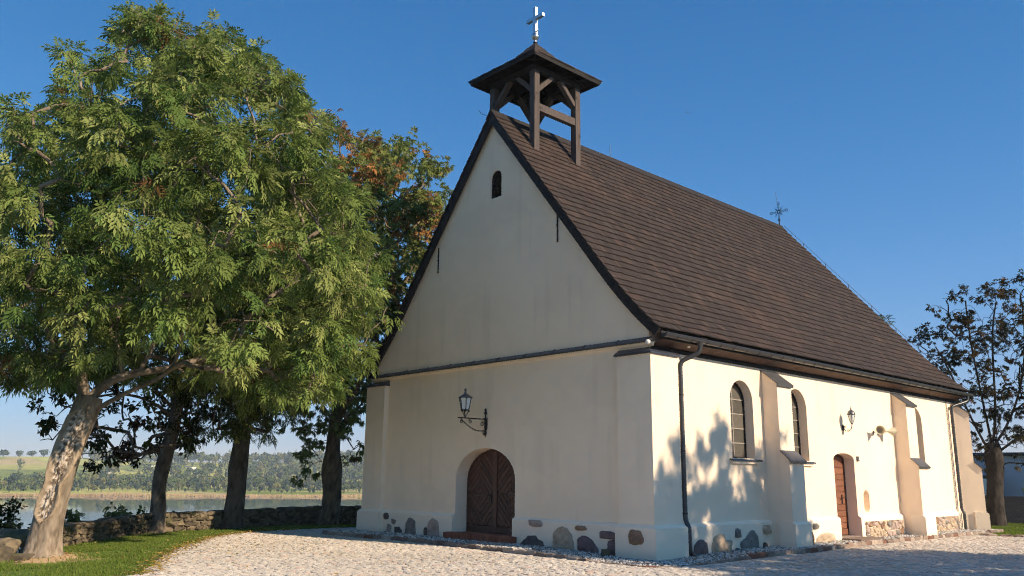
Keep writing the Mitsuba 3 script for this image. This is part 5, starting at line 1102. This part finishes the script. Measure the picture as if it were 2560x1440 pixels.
def shrub(label, c, r, h, seed, pal, dens=2.0, L=.16, kind='simple'):
    rg = RNG(seed); k = thing('shrub', label, 'shrub'); c = np.asarray(c, float)
    lob = [(c[0] + a[0] * r * .6, c[1] + a[1] * r * .6, c[2] + h * (.35 + .5 * abs(a[2])), r * rg.uniform(.4, .6), 0) for a in unit(9, rg)]
    tw = MB()
    for l in lob: tw.tube([c - (0, 0, .2), (c + np.array(l[:3])) / 2 + (0, 0, -.1), l[:3]], [.03, .02, .008], 5, (.09, .07, .05))
    put(k + '__stem', tw, 'bark', col=True)
    cr = MB(); crown_leaves(cr, lob, rg, kind, dens, L, pal, c, 1.0); put(k + '__crown', cr, 'leaf', col=True); labels[k + '__crown'] = {'kind': 'stuff'}
shrub('olive green bush behind the wall just right of the leaning trunk', (-16.4, -6.5, -.55), .42, 1.15, 301, G_SH)
shrub('yellowish bush behind the wall left of the bent trunk, second from the left', (-17.95, -4.75, -.75), .42, 1.4, 302, G_SH)
shrub('small yellowish bush behind the wall touching the bent trunk on its left', (-18.2, -3.85, -.75), .30, 1.3, 303, G_SH)
shrub('thin pale bush behind the wall just right of the bent trunk', (-18.0, -3.0, -.75), .30, 1.25, 304, G_SH, 1.2)
shrub('dark leafy undergrowth at the left edge behind the boulders', (-13.4, -9.3, -.35), .9, 1.25, 305, G_DK, 2.2, .13)
shrub('dark weeds between the boulders and the leaning trunk', (-12.4, -8.85, -.25), .6, .75, 306, G_DK, 2.0, .12)
shrub('sunlit yellow green bush in front of the blue grey building at the right edge', (-.35, 27.5, -.3), .75, 1.9, 307, G_SH, 1.6, .15)

def grass(key, poly, n, hgt, seed, label, thin=None, col=((.07, .125, .02), (.20, .27, .055))):
    rg = RNG(seed); b = poly.bounds
    p = rg.uniform((b[0], b[1]), (b[2], b[3]), (int(n * 1.0), 2)); p = p[shapely.contains_xy(poly, p[:, 0], p[:, 1])]
    d = meshkit.fbm(np.stack([p[:, 0] * 1.6, p[:, 1] * 1.6, 0 * p[:, 0]], -1), 3, 9)
    bare = np.hypot(p[:, 0] + 8.2, (p[:, 1] + 9.6) * 1.5); edge = shapely.distance(COURT_POLY, shapely.points(p[:, 0], p[:, 1]))
    kp = rg.random(len(p)) < np.clip((d - .30) * 5, .05, 1) * np.clip((bare - 1.0) / 1.1, 0.02, 1) * np.clip(.25 + edge / .5, 0, 1)
    p, d = p[kp], d[kp]; m = len(p)
    a = rg.uniform(0, 6.28, m); w = .009; h = hgt * rg.uniform(.5, 1.25, m); ln = rg.normal(0, .35, (m, 2)) * h[:, None]
    dx = np.stack([np.cos(a) * w, np.sin(a) * w], 1)
    V = np.stack([np.c_[p - dx, np.zeros(m) - .005], np.c_[p + dx, np.zeros(m) - .005], np.c_[p + ln, h]], 1).reshape(-1, 3)
    t = rg.random((m, 1)); c = np.array(col[0]) * (1 - t) + np.array(col[1]) * t; dry = rg.random((m, 1)) < .07; c = np.where(dry, [[.26, .22, .09]], c)
    put(key, MB().add(V, np.arange(3 * m).reshape(-1, 3), np.repeat(c, 3, 0)), 'grass_blade', col=True); tag(key, label, 'grass', kind='stuff')
GP = Polygon([(-15.4, 2), (-15.6, -.1), (-15.1, -2.4), (-14.5, -4.3), (-14.1, -5.2), (-12.4, -6.8), (-10.9, -8.1), (-9.3, -9.25), (-8.0, -10.3), (-5.5, -11.9), (-2, -11.9), (-2.5, -9.4)]).union(COURT_POLY.buffer(0).intersection(sbox(0, 0, .1, .1)))
GP = Polygon(list(GP.exterior.coords)[:-1] if GP.geom_type == 'Polygon' else list(max(GP.geoms, key=lambda g: g.area).exterior.coords)[:-1]).buffer(0)
GP = Polygon([(-15.4, 2), (-15.6, -.1), (-15.1, -2.4), (-14.5, -4.3), (-14.1, -5.2), (-12.4, -6.8), (-10.9, -8.1), (-9.3, -9.25), (-8.0, -10.3), (-5.5, -11.9), (-2, -11.9), (-2, -10), (-6, -7), (-10, -4.6), (-13, -2), (-13.2, 2)]).difference(COURT_POLY)
grass('grass', GP, 420000, .055, 71, 'short green lawn between the forecourt and the boundary wall')
grass('grass_001', Polygon([(1.0, 17.2), (2.3, 16.6), (6, 17.2), (6, 24), (-2, 27), (-2.2, 22)]), 60000, .07, 72, 'shaded strip of lawn beyond the far end of the church')
tf = unary_union([affinity.scale(Point(x, y).buffer(r), 1.6, 1.0) for x, y, r in ((-6.6, -2.4, .5), (-8.4, -3.3, .4), (-4.2, -3.2, .35), (-10.3, -2.1, .5), (-3.0, -1.8, .35), (-1.0, -2.0, .4), (-5.2, -4.4, .4), (-2.4, -4.4, .3), (-7.2, -1.5, .5), (-.3, -3.2, .3), (-11.5, -2.9, .6), (2.5, 11, .4))])
rg = RNG(73); b = tf.bounds; p = rg.uniform((b[0], b[1]), (b[2], b[3]), (60000, 2)); p = p[shapely.contains_xy(tf, p[:, 0], p[:, 1])]
p = p[rg.random(len(p)) < np.clip((meshkit.fbm(np.stack([p[:, 0] * 3, p[:, 1] * 3, 0 * p[:, 0]], -1), 2) - .45) * 4, 0, .5)]; m = len(p)
a = rg.uniform(0, 6.28, m); dx = np.stack([np.cos(a), np.sin(a)], 1) * .008; h = rg.uniform(.02, .05, m)
put('grass_002', MB().add(np.stack([np.c_[p - dx, np.zeros(m)], np.c_[p + dx, np.zeros(m)], np.c_[p + rg.normal(0, .02, (m, 2)), h]], 1).reshape(-1, 3), np.arange(3 * m).reshape(-1, 3), np.repeat(np.array([.22, .19, .06]) * (.6 + .6 * rg.random((m, 1))), 3, 0)), 'grass_blade', col=True)
tag('grass_002', 'dry yellowish tufts growing between the cobbles', 'grass', kind='stuff')
rg = RNG(74); p = np.vstack([rg.normal((-8.6, -9.6), (.8, .6), (160, 2)), rg.uniform((-14, -8.5), (-6, -3), (260, 2)), rg.uniform((-12, -8), (0, -1.3), (120, 2)), np.array([LineString(GRASS_EDGE).interpolate(t).coords[0] for t in rg.uniform(0, 13.5, 1500)]) + rg.normal(0, .16, (1500, 2))]); p = p[shapely.contains_xy(Polygon(WP + [(-13, 7), (0, -1.2), (-2, -11), (-8.5, -10.4)]), p[:, 0], p[:, 1])]; m = len(p)
fl = MB(); leaves(fl, np.c_[p, rg.uniform(.015, .055, m)], nrm(np.c_[rg.normal(size=(m, 2)), rg.normal(0, .15, m)]), nrm(np.c_[rg.normal(0, .3, (m, 2)), np.ones(m)]), rg.uniform(.03, .10, m), .04, np.array([(.42, .30, .07), (.30, .17, .05), (.48, .40, .16)])[rg.integers(0, 3, m)], rg, 0)
put('fallen_leaves', fl, 'leaf', col=True); tag('fallen_leaves', 'scattered yellow fallen leaves on lawn and cobbles', 'fallen leaves', kind='stuff')

# ------------------------------------------------------------------ right edge: building, fence
bl = thing('building', 'blue grey shaded building with a long low roof line at the right edge', 'building')
bo, bx_, by_ = np.array([-8.6, 41.9, 0]), nrm([.998, .05, 0]), nrm([-.05, .998, 0])
def bpoly(poly, off, dep): return MB().prism(poly, bo - by_ * off, bx_, (0, 0, 1), -dep)
scene['grey_render'] = P(pr(lambda p, n, uv: mix((.36, .40, .47), (.42, .46, .53), FB(p.x * 1.5, p.y * 1.5, p.z * 1.5))), .8, .2)
scene['brown_board'] = P((.09, .065, .05), .8, .2)
put(bl + '__wall', bpoly(sbox(-6, -1, 16, 3.30), 0, 8), 'grey_render')
put(bl + '__roof', bpoly(sbox(-6.3, 3.32, 16.3, 3.50), .3, 8.6), 'flashing')
put(bl + '__lean_to', bpoly(sbox(.3, -1, 2.1, 2.15), 1.6, 1.59), 'brown_board')
kw = bl + '__window'; put(kw, bpoly(sbox(1.05, 1.0, 1.95, 1.95), 1.64, .03), 'white_enamel')
for a in range(3): part(kw, 'pane', bpoly(sbox(1.10 + a * .285, 1.05, 1.35 + a * .285, 1.9), 1.655, .03), 'old_glass') if False else part(kw, 'pane', bpoly(sbox(1.10 + a * .285, 1.05, 1.36 + a * .285, 1.9), 1.66, .018), 'frosted_pane')
fe = thing('panel_fence', 'dark panel fence on posts behind the half bare tree', 'fence')
fo, fx = np.array([-4.6, 28.4, 0]), nrm([.95, .30, 0]); fyv = np.array([-fx[1], fx[0], 0])
scene['fence_panel'] = P(pr(lambda p, n, uv: mix((.045, .045, .055), (.085, .08, .085), FB(p.x * 4, p.y * 4, p.z * 9))), .9, .1)
for a in range(5):
    for r in range(5):
        q = fo + fx * (a * 2.05); part(fe, 'panel', MB().bar(q + (0, 0, -.28 + r * .31), q + fx * 2.0 + (0, 0, -.28 + r * .31), .05, .306), 'fence_panel')
    part(fe, 'post', MB().bar(fo + fx * (a * 2.05 - .02) + (0, 0, -.6), fo + fx * (a * 2.05 - .02) + (0, 0, 1.62), .1, .1, (1, 0, 0)), 'grey_plastic')
tag('kerb_001', 'row of flat border stones between the cobbles and the shaded lawn on the right', 'kerb', kind='structure')
rg = RNG(17); q0, q1 = np.array([.9, 16.0]), np.array([8.5, 17.6]); s = 0.; LQ = np.linalg.norm(q1 - q0); d = np.append((q1 - q0) / LQ, 0); o = np.array([-d[1], d[0], 0])
while s < LQ:
    w = rg.uniform(.3, .6); c = np.append(q0, .03) + d * (s + w / 2); v = stone_hull(0, (w, .3, .12), rg, n=18); vv, ff = hullmesh(c + v[:, :1] * d + v[:, 1:2] * o + v[:, 2:] * np.array([0, 0, 1])); part('kerb_001', 'stone', MB().add(vv, ff, (rg.random(), rg.random())), 'kerb_stone', uv=True); s += w + .015

# ------------------------------------------------------------------ the far shore
rg = RNG(400)
def uvxy(u, v): return np.array([U_AX[0] * u + V_AX[0] * v, U_AX[1] * u + V_AX[1] * v])
def far_tree(mb, x, y, z, h, w, col, rng, n=90):
    n = int(n); nl = rng.integers(4, 8); lc = unit(nl, rng) * rng.uniform(.15, .5, (nl, 1)) * (w * .55, w * .55, h * .38) + (x, y, z + h * .56); lc[0] = (x, y, z + h * .62); lr = rng.uniform(.22, .36, nl)
    wh = rng.integers(0, nl, n); u = unit(n, rng); r_ = rng.uniform(.6, 1.0, n) ** .7
    c = lc[wh] + u * (r_ * lr[wh])[:, None] * (w, w, h * .9); c[:, 2] = np.clip(c[:, 2], z + h * .08, z + h * 1.02)
    s = w * rng.uniform(.06, .13, n)
    nn = nrm(u + .55 * rng.normal(size=(n, 3))); a = nrm(np.cross(nn, unit(n, rng))); b = np.cross(nn, a)
    V = np.stack([c + a * s[:, None], c + b * s[:, None] * 1.1, c - a * s[:, None], c - b * s[:, None] * .9], 1).reshape(-1, 3)
    f = (np.arange(n)[:, None, None] * 4 + np.array([[0, 1, 2], [0, 2, 3]])[None]).reshape(-1, 3)
    mb.add(V, f, np.repeat(np.array(col) * (.75 + .5 * rng.random((n, 1))), 4, 0))
    mb.tube([(x, y, z - 1), (x, y, z + h * .6)], [w * .04, w * .02], 4, (.06, .05, .04), cap=False)
FCOL = [(.050, .075, .030), (.075, .105, .034), (.105, .135, .042), (.036, .060, .034), (.14, .145, .055)]
fm = MB(); cnt = 0
def vrange(u): return -.50 * u, .62 * u
bands = [(640, 5, 3, 6, 0), (680, 6, 4, 8, 0), (725, 7, 6, 10, 0), (760, 8, 7, 11, 0), (790, 8, 8, 12, 0), (830, 9, 9, 13, 0), (870, 9, 9, 13, 0)] + [(u_, 14, 12, 17, 1) for u_ in range(930, 1380, 48)] + [(1400, 14, 13, 18, 2), (1430, 14, 14, 19, 2), (1470, 15, 14, 20, 2)]
for u0, st_, h0, h1, zone in bands:
    v0, v1 = vrange(u0)
    for v in np.arange(v0, v1, st_ * .56):
        u = u0 + rg.normal(0, st_ * .9); vv = v + rg.normal(0, st_ * .3); x, y = uvxy(u, vv); a = vv / u
        openf = meshkit.fbm(np.array([[u * .006, vv * .012, 2.0]]), 3)[0]
        if zone == 0: pk = (.45 if u0 < 700 else .9) if openf > .28 else .4
        elif zone == 1: pk = 1 if a > .03 else .6 if a > .01 else (.10 + .5 * (openf > .60)) if a > -.05 else .30 if a > -.125 else .03
        else: pk = 1 if a > -.10 else .7 if a > -.13 else .12 if a < -.24 else 0
        if rg.random() > pk: continue
        h = rg.uniform(h0, h1) * (.8 + .45 * meshkit.noise(np.array([[u * .02, vv * .03, 7.]]))[0]) * (1.15 if a > .08 and zone == 1 else 1); z = float(terrain_z(x, y))
        wide = rg.uniform(.55, .95) if rg.random() > .12 else .3
        far_tree(fm, x, y, z, h * (1.0 if wide > .4 else 1.25), h * wide, FCOL[rg.integers(5)], rg, 170 if u0 < 900 else 90); cnt += 1
put('forest', fm, 'far_leaf', col=True); tag('forest', 'mixed green woods covering the far shore and hills beyond the lake', 'forest', kind='stuff')
for kx, (v, h, w, lab) in enumerate(((-285, 12, 18, 'leftmost round tree on the skyline above the far field'), (-266, 9.5, 13, 'second small tree from the left on the skyline above the far field'), (-248, 10, 15, 'third tree from the left on the skyline above the far field'), (-234, 11, 17, 'fourth tree on the skyline, just left of the leaning trunk'))):
    u = 1402; x, y = uvxy(u, v); mb = MB(); far_tree(mb, x, y, float(terrain_z(x, y)) - .5, h, w, FCOL[3], RNG(500 + kx), 160)
    k = thing('skyline_tree', lab, 'tree', 'trees on the skyline above the far field'); put(k, mb, 'far_leaf', col=True)
re = MB()
for v in np.arange(-420, 480, .32):
    for _ in range(2):
        u = 556 + rg.uniform(0, 8); x, y = uvxy(u, v + rg.normal(0, .2)); h = rg.uniform(1.2, 2.2) * (.75 + .5 * meshkit.noise(np.array([[v * .05, 0, 0]]))[0]); w = rg.uniform(.12, .35)
        t = V_AX * w; lean = rg.normal(0, .25, 2)
        c = np.array([(.36, .25, .15), (.42, .32, .19), (.30, .22, .12), (.40, .27, .18)])[rg.integers(4)]
        re.add([(x - t[0], y - t[1], LAKE_Z - .3), (x + t[0], y + t[1], LAKE_Z - .3), (x + t[0] * .6 + lean[0], y + t[1] * .6 + lean[1], LAKE_Z + h), (x - t[0] * .6 + lean[0], y - t[1] * .6 + lean[1], LAKE_Z + h * .93)], [[0, 1, 2, 3]], c)
put('reeds', re, 'far_leaf', col=True); tag('reeds', 'pale brown reed belt along the far shore of the lake', 'reeds', kind='stuff')
for kx, (x, y, w, d_, h, lab) in enumerate(((-1146.9, 419.2, 13, 9, 3.6, 'long white farm building on the far hill, left of the other white ones'), (-1138.8, 469.7, 6.5, 6, 3.2, 'small white house on the far hill between two longer ones'), (-1132.7, 483.9, 12, 9, 4, 'white flat fronted house on the far hill, rightmost of the white houses'), (-1025.1, 324.7, 7, 5, 3, 'little pale house among the far trees below the field'))):
    k = thing('house', lab, 'house'); z = max(float(terrain_z(x, y)), (0, 0, 0, 0)[kx]) - .5
    a1 = np.array([V_AX[0], V_AX[1], 0]); a2 = np.array([-U_AX[0], -U_AX[1], 0]); o = np.array([x, y, z])
    put(k + '__wall', MB().prism(sbox(-w / 2, 0, w / 2, h + .5), o - a2 * (-d_ / 2), a1, (0, 0, 1), d_), 'white_enamel')
    put(k + '__roof', MB().prism(Polygon([(-d_ / 2 - .4, h + .45), (d_ / 2 + .4, h + .45), (0, h + 2.0)]), o + a1 * (-w / 2 - .3), a2, (0, 0, 1), w + .6), 'grey_plastic') if kx != 2 else put(k + '__roof', MB().prism(sbox(-w / 2 - .3, h + .51, w / 2 + .3, h + .8), o + a2 * (d_ / 2 + .3), a1, (0, 0, 1), d_ + .6), 'white_enamel')
    for wx in (-.3, 0, .3): part(k, 'window', MB().prism(sbox(wx * w - .7, 1.6, wx * w + .7, 3.0), o + a2 * (d_ / 2 + .06), a1, (0, 0, 1), .05), 'dark_void')
# a gliding bird far up in the sky
bd = thing('bird', 'tiny pale bird gliding high in the clear sky right of the belfry', 'bird')
bc = np.array([-76.54, 113.08, 71.18]); bd_x, bd_y = np.array([.66, .73, -.18]), np.array([-.73, .66, 0.0])
mb = MB().lathe([(0, -.26), (.04, -.15), (.07, 0), (.05, .13), (.03, .19), (0, .22)], bc, 8, bd_y)
put(bd + '__body', mb, 'white_enamel', smooth=True)
for s in (-1, 1): part(bd, 'wing', MB().add([bc + bd_y * .1, bc - bd_y * .08, bc + s * bd_x * .3 + bd_y * .16 + (0, 0, .1), bc + s * bd_x * .3 - bd_y * .02 + (0, 0, .1), bc + s * bd_x * .6 - bd_y * .02 + (0, 0, .02)], [[0, 1, 3], [0, 3, 2], [2, 3, 4]]), 'white_enamel')

# ------------------------------------------------------------------ haze
HZ = 0.0002
scene['haze_air'] = {'type': 'homogeneous', 'albedo': {'type': 'rgb', 'value': [.95, .95, .95]}, 'sigma_t': {'type': 'rgb', 'value': [HZ * .85, HZ, HZ * 1.2]}, 'scale': 1.0}
scene['haze'] = {'type': 'cube', 'to_world': T4().translate([0, 0, 30]).scale([2700, 2700, 50]), 'bsdf': {'type': 'null'}, 'interior': {'type': 'ref', 'id': 'haze_air'}}
scene['camera']['medium'] = {'type': 'ref', 'id': 'haze_air'}
tag('haze', 'thin morning haze veiling the far shore', 'haze', kind='stuff')
